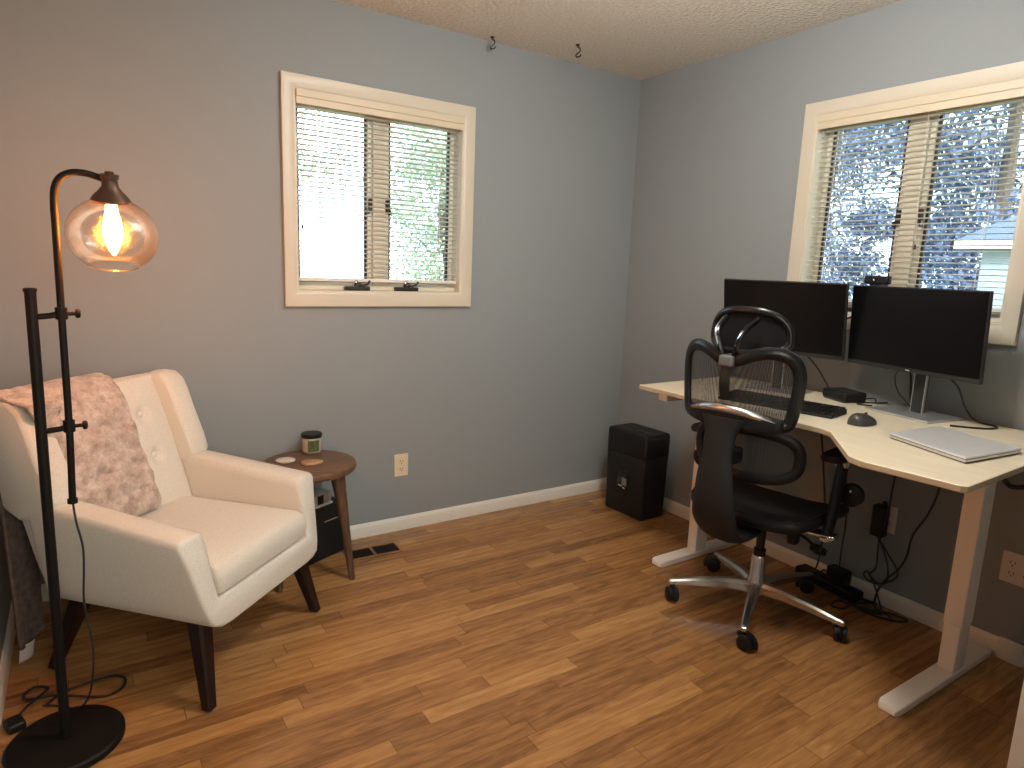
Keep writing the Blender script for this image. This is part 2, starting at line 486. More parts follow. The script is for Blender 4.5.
# ------------------------------------------------------------------ windows (local: X right along wall, Y outward, Z up)
def make_window(name, label, loc, rz):
    t = thing(name, label, 'window', loc, rz, kind='structure')
    a, z0, z1 = OW, OZ0, OZ1
    A, Z0, Z1 = 0.464, 1.147, 2.115
    # casing: mitred bevelled picture frame, protruding from the wall
    prof = [(0.0, 0.0), (0.0, -.020), (.2, -.021), (.80, -.012), (1.0, -.008), (1.0, 0.0)]
    b = MB()
    rings = []
    outer = [(-A, Z0), (A, Z0), (A, Z1), (-A, Z1)]
    inner = [(-a, z0), (a, z0), (a, z1), (-a, z1)]
    for q in range(4):
        rings.append([(outer[q][0] + (inner[q][0] - outer[q][0]) * s, y, outer[q][1] + (inner[q][1] - outer[q][1]) * s) for s, y in prof])
    b.loft(rings, closed=True)
    b.build('casing', M['trim'], t, smooth=25)
    # jamb lining of the opening
    b = MB()
    j = .010
    b.box2((-a, -.006, z0), (-a + j, .15, z1)); b.box2((a - j, -.006, z0), (a, .15, z1))
    b.box2((-a + j, -.006, z0), (a - j, .15, z0 + j)); b.box2((-a + j, -.006, z1 - j), (a - j, .15, z1))
    b.build('jamb', M['jamb'], t, smooth=0)
    # centre mullion
    MB().box2((-.032, .065, z0 + j), (.032, .135, z1 - j)).build('mullion', M['jamb'], t, bevel=.004)
    MB().box2((-a + j, .045, z0 + j), (a - j, .068, z0 + .030)).build('stop', M['jamb'], t, bevel=.003)
    for s in (-1, 1):
        xl, xr = (-a + j, -.032) if s < 0 else (.032, a - j)
        zb, zt = z0 + .012, z1 - .012
        fw = .022
        b = MB()
        b.box2((xl, .08, zb), (xl + fw, .125, zt)); b.box2((xr - fw, .08, zb), (xr, .125, zt))
        b.box2((xl + fw, .08, zb), (xr - fw, .125, zb + fw + .012)); b.box2((xl + fw, .08, zt - fw), (xr - fw, .125, zt))
        sash = b.build('sash', M['jamb'], t, bevel=.003)
        xa, xb, za, zc = xl + fw, xr - fw, zb + fw + .012, zt - fw
        MB().box2((xa, .104, za), (xb, .108, zc)).build('pane', M['glass'], sash, smooth=0)
        b = MB(); g = .011
        b.box2((xa, .088, za), (xa + g, .102, zc)); b.box2((xb - g, .088, za), (xb, .102, zc))
        b.box2((xa + g, .088, za), (xb - g, .102, za + g)); b.box2((xa + g, .088, zc - g), (xb - g, .102, zc))
        b.build('gasket', M['gasket'], sash, smooth=0)
        # crank operator on the stool
        cx = s * .125
        b = MB().prism([(cx - .062, .016), (cx + .062, .016), (cx + .056, .050), (cx - .056, .050)], 'z', z0 + j + .0005, z0 + j + .020)
        op = b.build('crank_operator', M['handle'], t, bevel=.004)
        b = MB().sphere((cx + .005, .028, z0 + j + .026), .020, .014, .014)
        b.tube(catmull([(cx + .01, .026, z0 + j + .03), (cx + .03, .018, z0 + j + .025), (cx + .05, .014, z0 + j + .034), (cx + .058, .012, z0 + j + .048)], 4), .005, 6)
        b.build('crank_handle', M['handle'], op)
        MB().lathe([(.004, 0), (.012, .002), (.012, .010), (.008, .014)], (cx - .006, .024, z0 + j + .034), 12).build('crank_knob', M['steel'], op)
        # sash latch on the mullion side
        b = MB().box2((s * .050, .062, 1.585), (s * .036, .082, 1.645)); b.box2((s * .050, .052, 1.60), (s * .056, .078, 1.575))
        b.build('latch', M['handle'], t, bevel=.002)
    return t

def make_blind(name, label, loc, rz, tilt, rail_z, wand_x):
    t = thing(name, label, 'blind', loc, rz)
    a = OW - .014
    zt = OZ1 - .062
    # valance with a stepped face
    b = MB().prism([(-.014, zt), (-.014, zt + .028), (-.018, zt + .030), (-.018, zt + .059), (.024, zt + .059), (.024, zt + .0385), (-.006, zt + .0385), (-.006, zt)], 'x', -a - .004, a + .004)
    b.build('valance', M['valance'], t, smooth=0, bevel=.0015)
    MB().box2((-a, .014, zt + .001), (a, .044, zt + .036)).build('headrail', M['valance'], t, smooth=0)
    b = MB()
    n = 34
    zs = [rail_z + .016 + (zt - .006 - rail_z - .016) * k / (n - 1) for k in range(n)]
    wd = .0125
    for z in zs:
        c, s_ = math.cos(tilt), math.sin(tilt)
        up, lo = [], []
        for q in (-1, -.5, 0, .5, 1):
            y = q * wd; h = .0022 * (1 - q * q)
            up.append((.030 + y * c - h * s_, z + y * s_ + h * c))
        th = .0008
        poly = up + [(p[0], p[1] - th) for p in reversed(up)]
        b.prism(poly, 'x', -a, a)
    b.build('slats', M['slat'], t, smooth=50)
    MB().box2((-a, .018, rail_z - .008), (a, .042, rail_z + .008)).build('bottom_rail', M['slat'], t, bevel=.003)
    for x in (-a * .74, a * .74):
        b = MB()
        b.tube([(x, .0165, rail_z), (x, .0165, zt)], .0009, 5); b.tube([(x, .0435, rail_z), (x, .0435, zt)], .0009, 5)
        b.build('ladder_cord', M['slat'], t)
    b = MB().tube([(wand_x, .008, zt + .01), (wand_x + .004, .004, zt - .25), (wand_x + .006, .002, zt - .52)], .0028, 6)
    b.build('tilt_wand', M['glass'], t)
    b = MB().tube([(wand_x - .09, .010, zt + .01), (wand_x - .085, .006, zt - .25), (wand_x - .07, .004, zt - .50)], .0011, 5)
    cd = b.build('pull_cord', M['slat'], t)
    MB().lathe([(.002, .018), (.004, .012), (.006, 0), (.003, -.002)], (wand_x - .07, .004, zt - .515), 10).build('tassel', M['gasket'], cd)
    return t

make_window('window_1', 'cream framed casement window on the wall behind the armchair', (WIN1, 0, 0), 0)
make_blind('window_blind', 'white slat blind lowered over the window above the side table', (WIN1, 0, 0), 0, R(-8), 1.266, -.31)
make_window('window_2', 'cream framed casement window above the desk and monitors', (0, WIN2, 0), R(-90))
make_blind('window_blind', 'white slat blind lowered over the window behind the monitors', (0, WIN2, 0), R(-90), R(-5), 1.266, .14)

# added unseen window behind the camera, lets fill daylight into the room
t = thing('fill_window', 'added unseen window that fills the room with daylight from behind the camera', 'window', (-2.365, Y0, 0), R(180), kind='structure')
b = MB(); a = .615
b.loft([[(q * .0 + cx, y, cz) for cx, y, cz in ring] for ring in [[(-a - .06, 0, .79), (a + .06, 0, .79), (a + .06, 0, 2.16), (-a - .06, 0, 2.16)], [(-a - .06, -.02, .79), (a + .06, -.02, .79), (a + .06, -.02, 2.16), (-a - .06, -.02, 2.16)], [(-a, -.015, .85), (a, -.015, .85), (a, -.015, 2.10), (-a, -.015, 2.10)], [(-a, 0, .85), (a, 0, .85), (a, 0, 2.10), (-a, 0, 2.10)]] for q in (1,)], closed=True)
b.build('casing', M['trim'], t, smooth=25)
b = MB()
b.box2((-a, .06, .85), (-a + .045, .11, 2.10)); b.box2((a - .045, .06, .85), (a, .11, 2.10)); b.box2((-.03, .06, .895), (.03, .11, 2.055))
b.box2((-a + .045, .06, .85), (a - .045, .11, .895)); b.box2((-a + .045, .06, 2.055), (a - .045, .11, 2.10))
b.build('sash', M['jamb'], t, smooth=0)
for x0, x1 in ((-a + .045, -.03), (.03, a - .045)):
    MB().box2((x0, .083, .895), (x1, .087, 2.055)).build('pane', M['glass'], t, smooth=0)

# ------------------------------------------------------------------ door at the right edge
d = thing('door_1', 'white door standing open at the lower right edge', 'door', (-1.085, -2.506, 0), 0, kind='structure')
b = MB().box2((0, -.775, .012), (.036, 0, 2.03))
dl = b.build('door_panel', M['base'], d, bevel=.003)
for z0, z1 in ((.18, .95), (1.08, 1.88)):
    for y0, y1 in ((-.68, -.43), (-.34, -.09)):
        MB().prism([(y0, z0), (y1, z0), (y1, z1), (y0, z1)], 'x', -.004, .0).build('raised_field', M['base'], d, bevel=.003)
for z in (.25, 1.05, 1.8):
    MB().tube([(.040, -.775, z), (.040, -.775, z + .09)], .006, 8).build('hinge', M['steel'], d)
b = MB().lathe([(.026, 0), (.026, .006), (.011, .010), (.011, .030), (.025, .042), (.027, .055), (.018, .066)], (-.0005, -.06, .95), 16, Matrix.Rotation(R(-90), 3, 'Y'))
b.build('door_knob', M['steel'], d)

# ------------------------------------------------------------------ ceiling hooks
def ceiling_hook(loc, rz, label, scale=1.0):
    t = thing('ceiling_hook', label, 'hook', loc, rz, group='ceiling hooks')
    s = scale
    MB().lathe([(.012 * s, 0), (.012 * s, -.004), (.005 * s, -.007), (.005 * s, -.012)], (0, 0, 0), 12).build('hook_plate', M['handle'], t)
    pts = catmull([(0, 0, -.010), (.014 * s, 0, -.022 * s), (.012 * s, 0, -.040 * s), (-.008 * s, 0, -.056 * s), (-.002 * s, 0, -.068 * s), (.016 * s, 0, -.062 * s), (.020 * s, 0, -.052 * s)], 5)
    MB().tube(pts, .0042 * s, 7).build('hook_arm', M['handle'], t)
    return t
ceiling_hook((-1.036, -.055, H), R(-30), 'small dark hook in the ceiling nearer the window', .8)
ceiling_hook((-.655, -.235, H), R(-30), 'small dark hook in the ceiling nearer the room corner', .85)

# ------------------------------------------------------------------ added fill globe (unseen, brightens the room from above)
t = thing('ceiling_fill', 'added unseen opal fill globe near the middle of the room', 'fill light', (-1.30, -1.74, H))
MB().lathe([(.07, 0), (.07, -.015), (.05, -.022), (.035, -.030), (.035, -.045)], (0, 0, 0), 32).build('fill_canopy', M['steel'], t)
MB().sphere((0, 0, -.185), .145, .145, .140, 40, 24).build('fill_sphere', M['fill_glass'], t, smooth=80)

# ------------------------------------------------------------------ outlets
def outlet(name, label, loc, rz, gangs, m, wide):
    t = thing(name, label, 'outlet', loc, rz)
    MB().box2((-wide / 2, -.006, -.058), (wide / 2, -.0003, .058)).build('plate', m, t, bevel=.003)
    for g in gangs:
        for s in (-1, 1):
            z = s * .0195
            b = MB().prism([(g + .0165 * math.cos(q * PI / 8) , z + .0145 * math.sin(q * PI / 8)) for q in range(16)], 'y', -.0085, -.006)
            f = b.build('socket', m, t, bevel=.001)
            b = MB()
            b.box2((g - .0085, -.0092, z - .002), (g - .0055, -.0085, z + .008)); b.box2((g + .0055, -.0092, z - .001), (g + .0085, -.0085, z + .007))
            b.box2((g - .0025, -.0092, z - .0105), (g + .0025, -.0085, z - .0055))
            b.build('slot', M['slot'], f, smooth=0)
        MB().lathe([(.003, 0), (.003, .001), (.001, .0018)], (g, -.006, 0), 10, Matrix.Rotation(R(90), 3, 'X')).build('screw', m, t)
    return t
outlet('wall_outlet', 'ivory duplex outlet on the wall right of the side table', (-1.467, 0, .345), 0, (0,), M['ivory'], .075)
outlet('wall_outlet', 'white double outlet plate at the right edge beyond the near desk leg', (0, -2.145, .345), R(-90), (-.023, .023), M['plate_white'], .118)
outlet('wall_outlet', 'white outlet behind the black power adapter under the desk', (0, -1.672, .375), R(-90), (0,), M['plate_white'], .070)

# ------------------------------------------------------------------ floor vent
t = thing('floor_vent', 'dark floor register set in the floorboards beside the side table leg', 'vent', (-1.69, -.190, 0), R(-3))
M['vent_wood'] = wood_mat('vent_wood', (0.16, 0.065, 0.022), (0.30, 0.14, 0.05), (3, 40, 40), .35)
b = MB()
b.box2((-.13, -.062, 0.0003), (.13, -.045, .005)); b.box2((-.13, .045, 0.0003), (.13, .062, .005))
b.box2((-.13, -.045, 0.0003), (-.118, .045, .005)); b.box2((.118, -.045, 0.0003), (.13, .045, .005)); b.box2((-.006, -.045, .0003), (.006, .045, .005))
b.build('vent_frame', M['vent_wood'], t, smooth=0)
for x0, x1 in ((-.118, -.006), (.006, .118)):
    b = MB().box2((x0, -.045, .0003), (x1, .045, .0012))
    k = 9
    for q in range(k):
        x = x0 + (x1 - x0) * (q + .5) / k
        b.box((x, 0, .0028), (.003, .088, .0028))
    b.build('vent_grille', M['metal_black'], t, smooth=0)

# ------------------------------------------------------------------ desk
DT = 0.855
t = thing('standing_desk', 'pale wood standing desk with white metal legs under the right window', 'desk', (0, 0, 0))
poly = [(-.025, -.84), (-.695, -.862), (-.703, -1.745), (-.722, -1.790), (-.955, -1.985), (-.972, -2.03), (-.954, -2.276), (-.944, -2.290), (-.025, -2.262)]
b = MB().prism(poly, 'z', DT - .019, DT)
top = b.build('desktop', M['desk_top'], t, smooth=0, bevel=.003)
top.data.materials.append(M['desk_edge'])
for p in top.data.polygons:
    if abs(p.normal.z) < .5: p.material_index = 1
def desk_foot(y, x0, x1, wd):
    b = MB()
    rings = []
    for x, h, wv in ((x0, .016, wd * .72), (x0 + .006, .026, wd * .88), (x0 + .022, .030, wd), (x1 - .02, .030, wd), (x1 - .004, .024, wd * .9)):
        rings.append([(x, y - wv / 2, .004), (x, y + wv / 2, .004), (x, y + wv / 2, h - .003), (x, y + wv / 2 - .004, h), (x, y - wv / 2 + .004, h), (x, y - wv / 2, h - .003)])
    b.loft(rings)
    f = b.build('foot', M['desk_leg'], t, smooth=30)
    for x in (x0 + .05, x1 - .05):
        MB().lathe([(.018, 0.0), (.018, .0038)], (x, y, 0), 14).build('foot_pad', M['rubber'], f)
for y, x0, xc in ((-2.083, -.715, -.345), (-.958, -.598, -.368)):
    desk_foot(y, x0, -.030, .068)
    lg = MB().box2((xc + .003, y - .031, .0305), (xc + .082, y + .022, .20)).build('leg', M['desk_leg'], t, bevel=.004)
    MB().box2((xc, y - .034, .20), (xc + .085, y + .025, .795)).build('leg_sleeve', M['desk_leg'], lg, bevel=.004)
    MB().box2((-.64, y - .025, .795), (-.08, y + .025, DT - .0193)).build('side_bracket', M['desk_leg'], t, bevel=.003)
MB().box2((-.335, -2.052, .795), (-.275, -.99, DT - .0195)).build('crossbar', M['metal_black'], t, bevel=.003)
MB().box2((-.76, -2.20, DT - .040), (-.66, -2.02, DT - .0193)).build('control_box', M['black'], t, bevel=.003)
MB().box2((-.23, -1.95, DT - .075), (-.10, -1.25, DT - .0195)).build('cable_tray', M['metal_black'], t, bevel=.004)

# ------------------------------------------------------------------ monitors
def frame_from(bl, br, tl):
    bl, br, tl = Vector(bl), Vector(br), Vector(tl)
    xx = (br - bl).normalized(); zz = (tl - bl); zz = (zz - xx * zz.dot(xx)).normalized(); yy = zz.cross(xx)
    return Matrix((xx, yy, zz)).transposed()
def monitor(label, bl, br, tl, base_c, base_rz, postx):
    t = thing('computer_monitor', label, 'monitor', (base_c[0], base_c[1], DT + .0005), base_rz, group='monitors on the desk')
    Mi = t.matrix_basis if False else (Matrix.Translation((base_c[0], base_c[1], DT + .0005)) @ Matrix.Rotation(base_rz, 4, 'Z')).inverted()
    F = frame_from(bl, br, tl)
    W = (Vector(br) - Vector(bl)).length; Hh = (Vector(tl) - Vector(bl)).length
    O = Vector(bl)
    def loc(b_):
        for v in b_.bm.verts: v.co = Mi @ (F @ v.co + O)
        return b_
    hd = loc(MB().box2((0, 0, 0), (W, .016, Hh))).build('housing', M['bezel'], t, bevel=.002)
    loc(MB().box2((.10, .016, .05), (W - .10, .040, Hh - .06))).build('rear_housing', M['bezel'], t, bevel=.012)
    loc(MB().box2((.004, -.0015, .018), (W - .004, 0, Hh - .004))).build('screen', M['screen'], hd, smooth=0)
    b = loc(MB().box2((W / 2 - .008, -.0008, .006), (W / 2 + .008, 0, .011)))
    b.build('maker_badge', M['silver'], hd, smooth=0)
    # stand
    bp = MB().box2((-.105, -.13, 0), (.105, .13, .008)).build('stand_base', M['silver'], t, bevel=.003)
    zt = 0.29
    MB().box2((.006, -.021, .008), (.030, .021, zt)).build('post', M['bezel'], t, bevel=.001)
    for s in (-1, 1):
        MB().box2((.008, s * .021, .008), (.020, s * .0250, zt)).build('post_rail', M['silver'], t, bevel=.001)
    MB().box2((-.012, -.04, zt - .11), (.006, .04, zt - .03)).build('pivot', M['bezel'], t, bevel=.004)
    return t
monitor('black monitor with a webcam on top, the nearer of the two', (-.123, -1.480, 1.018), (-.228, -2.009, 1.018), (-.144, -1.475, 1.335), (-.128, -1.768), R(-11), 0)
monitor('black monitor behind the office chair, the farther of the two', (-.253, -.950, 1.024), (-.157, -1.481, 1.024), (-.304, -.959, 1.338), (-.19, -1.205), R(11), 0)

# webcam
t = thing('webcam', 'small black webcam clipped on top of the nearer monitor', 'webcam', (-.148, -1.574, 1.3375), R(-11))
wb = MB().box2((-.014, -.054, .004), (.014, .054, .037)).build('body', M['black'], t, bevel=.008)
MB().box2((-.020, -.020, -.001), (.030, .020, .004)).build('clip', M['black'], t, bevel=.001)
MB().lathe([(.009, 0), (.009, .003), (.006, .004)], (-.0135, .004, .021), 14, Matrix.Rotation(R(-90), 3, 'Y')).build('lens', M['black_gloss'], wb)
MB().lathe([(.0035, 0), (.0035, .002), (.001, .003)], (-.0160, .004, .021), 10, Matrix.Rotation(R(-90), 3, 'Y')).build('lens_cap_dot', M['plate_white'], wb)

# ------------------------------------------------------------------ things on the desk
Z = DT + .0004
# keyboard
t = thing('keyboard', 'black keyboard on the desk behind the office chair', 'keyboard', (-.500, -1.443, Z), R(11))
MB().prism([(-.075, 0), (.075, 0), (.075, .020), (-.075, .010)], 'y', -.225, .225).build('case', M['black_soft'], t, bevel=.003)
keys = MB(); 
for r_ in range(6):
    for c_ in range(21):
        xx = -.062 + r_ * .0245; yy = -.212 + c_ * .0212
        if r_ == 0 and 7 <= c_ <= 12: continue
        zz = .010 + (xx + .075) / .15 * .010
        keys.box((xx, yy, zz + .004), (.018, .0165, .007))
keys.box((-.062, -.0105, .0148), (.018, .122, .007))
ko = keys.build('keys', M['black'], t, smooth=0)
# mouse
t = thing('computer_mouse', 'dark grey wireless mouse on the desk', 'mouse', (-.497, -1.768, Z), R(0))
b = MB()
rings = []
for k in range(13):
    u = k / 12
    a = PI * u
    x = -math.cos(a) * .056
    wv = .036 * (math.sin(a) ** .55) * (1 - .10 * math.cos(a)) + .0015
    hh = .036 * (math.sin(a) ** .6) * (1 + .28 * math.cos(a)) + .002
    rings.append([(x, wv * math.cos(q * PI / 10), .001 + hh * max(0, math.sin(q * PI / 10)) ** .8) for q in range(11)])
b.loft(rings)
ms = b.build('mouse_shell', mat('mouse_grey', (.045, .042, .040), .38), t, smooth=60)
MB().lathe([(.006, -.003), (.007, 0), (.006, .003)], (.022, 0, .0330), 14, Matrix.Rotation(R(90), 3, 'X')).build('scroll_wheel', M['black'], t)
# laptop
t = thing('laptop', 'closed silver laptop lying near the corner of the desk', 'laptop', (-.505, -2.062, Z), R(0))
cs = [Vector(p) for p in ((-.722 , -2.190), (-.618, -1.925), (-.345, -1.945), (-.425, -2.220))]
def quad(k, z0, z1):
    c = sum(cs, Vector((0, 0))) / 4
    return MB().prism([((p - c) * k + c + Vector((.505, 2.062))) .to_tuple() for p in cs], 'z', z0, z1)
quad(.97, 0, .003).build('rubber_feet', M['rubber'], t, smooth=0)
quad(1.0, .003, .011).build('base', M['silver'], t, bevel=.002)
quad(.985, .011, .0125).build('gap', M['black'], t, smooth=0)
quad(1.0, .0125, .0185).build('lid', mat('silver_lid', (.86, .86, .86), .34, metal=.45), t, bevel=.002)
# hub
t = thing('docking_station', 'flat black docking box beside the far monitor stand', 'box', (-.110, -1.478, Z), R(-22))
db = MB().box2((-.055, -.070, .003), (.055, .070, .043)).build('case', M['black'], t, bevel=.010)
MB().box2((-.050, -.062, 0), (.050, .062, .003)).build('foot_pad', M['rubber'], t, smooth=0)
MB().box2((-.0562, -.050, .016), (-.0545, .050, .024)).build('port_strip', M['black_gloss'], t, smooth=0)
# coil of cables next to hub
pts = catmull([(-.055, -1.540, DT + .012), (-.05, -1.575, DT + .020), (-.075, -1.60, DT + .006), (-.045, -1.625, DT + .012), (-.06, -1.59, DT + .005), (-.10, -1.56, DT + .004), (-.16, -1.565, DT + .004), (-.13, -1.61, DT + .004)], 6)
tag(MB().tube(pts, .003, 6).build('usb_cable', M['cord']), 'short black cable bunched beside the docking box', 'cable')

def cable(name, label, pts, r=.0035, group=None, n=6, cat='cable', material='cord'):
    return tag(MB().tube(catmull(pts, n), r, 6).build(name, M[material]), label, cat, group)
# monitor cables
cable('monitor_cable', 'thin black cable looping below the nearer monitor, left of its post', [(-.13, -1.70, 1.03), (-.085, -1.66, .985), (-.065, -1.665, .93), (-.060, -1.705, .885), (-.035, -1.72, .861), (-.008, -1.72, .859)], .0028)
cable('monitor_cable', 'thick black cable dropping beside the nearer monitor post', [(-.125, -1.725, 1.04), (-.075, -1.715, .985), (-.072, -1.72, .93), (-.058, -1.722, .885), (-.03, -1.735, .862), (-.008, -1.74, .860)], .0042)
cable('monitor_cable', 'black cable right of the post with a loop on the desk', [(-.120, -1.84, 1.03), (-.062, -1.875, .98), (-.045, -1.90, .91), (-.035, -1.925, .872), (-.05, -1.960, .859), (-.058, -2.000, .8588), (-.085, -2.030, .8588), (-.135, -2.025, .8588), (-.185, -1.985, .8588), (-.22, -1.935, .8588)], .0036)
cable('monitor_cable', 'black cable hanging behind the far monitor', [(-.16, -1.30, 1.04), (-.10, -1.33, .98), (-.085, -1.37, .92), (-.070, -1.40, .870), (-.035, -1.405, .8588), (-.012, -1.40, .8588)], .0035)
cable('monitor_cable', 'dark cables sagging in the gap between the monitors', [(-.19, -1.40, 1.16), (-.12, -1.44, 1.19), (-.06, -1.49, 1.22), (-.06, -1.53, 1.20), (-.09, -1.56, 1.17), (-.125, -1.60, 1.16)], .004)

# ------------------------------------------------------------------ cables, adapters below the desk
cable('power_cable', 'thin black cable from under the desk down to the power adapter', [(-.16, -1.66, .78), (-.06, -1.69, .70), (-.045, -1.695, .60), (-.062, -1.700, .50), (-.062, -1.695, .40), (-.040, -1.670, .294)], .0036)
cable('power_cable', 'thick black cable hanging nearest the near desk leg', [(-.165, -1.84, .78), (-.060, -1.865, .66), (-.05, -1.862, .56), (-.055, -1.84, .46), (-.06, -1.80, .36), (-.06, -1.79, .27), (-.055, -1.765, .20), (-.06, -1.72, .13), (-.07, -1.70, .06), (-.075, -1.71, .006), (-.06, -1.76, .005), (-.05, -1.81, .005), (-.06, -1.83, .005), (-.11, -1.80, .005), (-.14, -1.72, .005), (-.13, -1.62, .005)], .0042)
cable('power_cable', 'black cable from the adapter looping low beside the baseboard', [(-.030, -1.662, .294), (-.045, -1.670, .24), (-.05, -1.675, .17), (-.05, -1.655, .13), (-.045, -1.685, .105), (-.04, -1.72, .12), (-.045, -1.715, .20), (-.04, -1.668, .294)], .0034)
cable('power_cable', 'black cable from the adapter crossing down to the floor', [(-.025, -1.650, .294), (-.05, -1.71, .25), (-.055, -1.765, .18), (-.055, -1.72, .12), (-.05, -1.665, .10), (-.05, -1.63, .115), (-.055, -1.645, .14), (-.06, -1.68, .10), (-.075, -1.72, .04), (-.09, -1.74, .006), (-.11, -1.73, .005), (-.14, -1.66, .005)], .0036)
t = thing('power_adapter', 'black power adapter plugged into the wall under the desk', 'adapter', (-.0093, -1.655, .300))
MB().box2((-.045, -.026, .0), (0, .026, .135)).build('body', M['black'], t, bevel=.006)
MB().tube([(-.018, -.006, .132), (-.018, -.010, .150)], .010, 8).build('plug_neck', M['black'], t)
# power strip and coil on the floor behind the chair
t = thing('power_strip', 'black power strip on the floor behind the chair base', 'power strip', (-.068, -1.49, .0005), R(84))
MB().box2((-.15, -.035, 0), (.15, .035, .045)).build('body', M['black'], t, bevel=.008)
for k in range(4):
    x = -.115 + k * .062
    MB().box2((x - .018, -.016, .0455), (x + .018, .016, .047)).build('socket', M['black_gloss'], t, smooth=0)
t = thing('power_adapter', 'bulky black adapter brick standing on the power strip', 'adapter', (-.070, -1.535, .0485), R(84))
MB().box2((-.045, -.026, 0), (.045, .026, .062)).build('body', M['black'], t, bevel=.006)
MB().tube([(.045, 0, .03), (.075, 0, .02), (.09, .01, .0)], .004, 6).build('lead', M['cord'], t)
cable('power_cable', 'tangle of black cable on the floor beside the power strip', [(-.13, -1.58, .005), (-.09, -1.675, .03), (-.05, -1.70, .012), (-.06, -1.665, .006), (-.13, -1.64, .006), (-.20, -1.64, .006), (-.22, -1.60, .006), (-.17, -1.60, .014), (-.12, -1.68, .006), (-.10, -1.76, .0145), (-.12, -1.80, .006)], .004)
cable('power_cable', 'black cable hanging under the desk behind the chair back', [(-.18, -1.42, .78), (-.10, -1.40, .66), (-.085, -1.42, .50), (-.085, -1.45, .30), (-.075, -1.44, .12), (-.072, -1.425, .049)], .004)
cable('power_cable', 'thin black cable hanging behind the right chair arm', [(-.20, -1.56, .78), (-.11, -1.53, .65), (-.10, -1.53, .50), (-.10, -1.55, .35), (-.085, -1.54, .20), (-.074, -1.535, .113)], .0032)
cable('power_cable', 'black cable loop hanging under the near end of the desk', [(-.25, -2.125, .795), (-.25, -2.128, .735), (-.25, -2.145, .708), (-.25, -2.170, .706), (-.25, -2.200, .722), (-.25, -2.225, .760), (-.25, -2.235, .825)], .0085)

# ------------------------------------------------------------------ shredder
t = thing('paper_shredder', 'black paper shredder on the floor in the room corner', 'shredder', (-.185, -.375, 0), R(2))
def rrect(x0, x1, y0, y1, r, bulge=0.0, n=5):
    P = []
    for cx, cy, a0 in ((x1 - r, y1 - r, 0), (x0 + r, y1 - r, 90), (x0 + r, y0 + r, 180), (x1 - r, y0 + r, 270)):
        for k in range(n + 1):
            a = R(a0 + 90 * k / n)
            P.append((cx + r * math.cos(a), cy + r * math.sin(a)))
    if bulge:
        P = [(p[0] - bulge * max(0, 1 - ((p[1] - (y0 + y1) / 2) / ((y1 - y0) / 2)) ** 2) if p[0] < (x0 + x1) / 2 else p[0], p[1]) for p in P]
    return P
def rr3(z, ins, r=.016): return [(x, y, z) for x, y in rrect(-.098 + ins, .098 - ins, -.150 + ins, .150 - ins, r, .006)]
MB().loft([rr3(.0, .012), rr3(.006, .006), rr3(.35, .001)]).build('bin', M['black_soft'], t, smooth=40)
hd = MB().loft([rr3(.352, .003), rr3(.356, 0), rr3(.466, 0), rr3(.478, .004), rr3(.482, .012)]).build('shredder_head', M['black'], t, smooth=40)
MB().box2((-.012, -.118, .4822), (.004, .118, .4828)).build('paper_slot', M['slot'], hd, smooth=0)
MB().box2((-.045, -.060, .4822), (-.022, .030, .4835)).build('switch_panel', M['black_gloss'], hd, bevel=.0005)
MB().box2((-.040, -.02, .4836), (-.028, -.008, .485)).build('switch', M['rubber'], hd, bevel=.0005)
wd = MB().loft([[(-.1035, y, z) for y, z in rrect(-.035, .045, .150, .262, .010)], [(-.1050, y, z) for y, z in rrect(-.033, .043, .152, .260, .010)]]).build('window', M['black_gloss'], t)
MB().box2((-.1062, -.030, .172), (-.1048, .006, .215)).build('paper_view', mat('grey_shreds', (.16, .16, .165), .5), wd, smooth=0)
MB().box2((-.1062, .004, .163), (-.1048, .032, .167)).build('window_mark', M['plate_white'], wd, smooth=0)
MB().box2((-.1062, -.020, .155), (-.1048, -.002, .161)).build('brand_mark', M['plate_white'], wd, smooth=0)

# ------------------------------------------------------------------ office chair (local: +X forward, +Y left)
t = thing('office_chair', 'black mesh office chair with headrest and chrome base at the desk', 'office chair', (-.52, -1.44, 0), R(10))
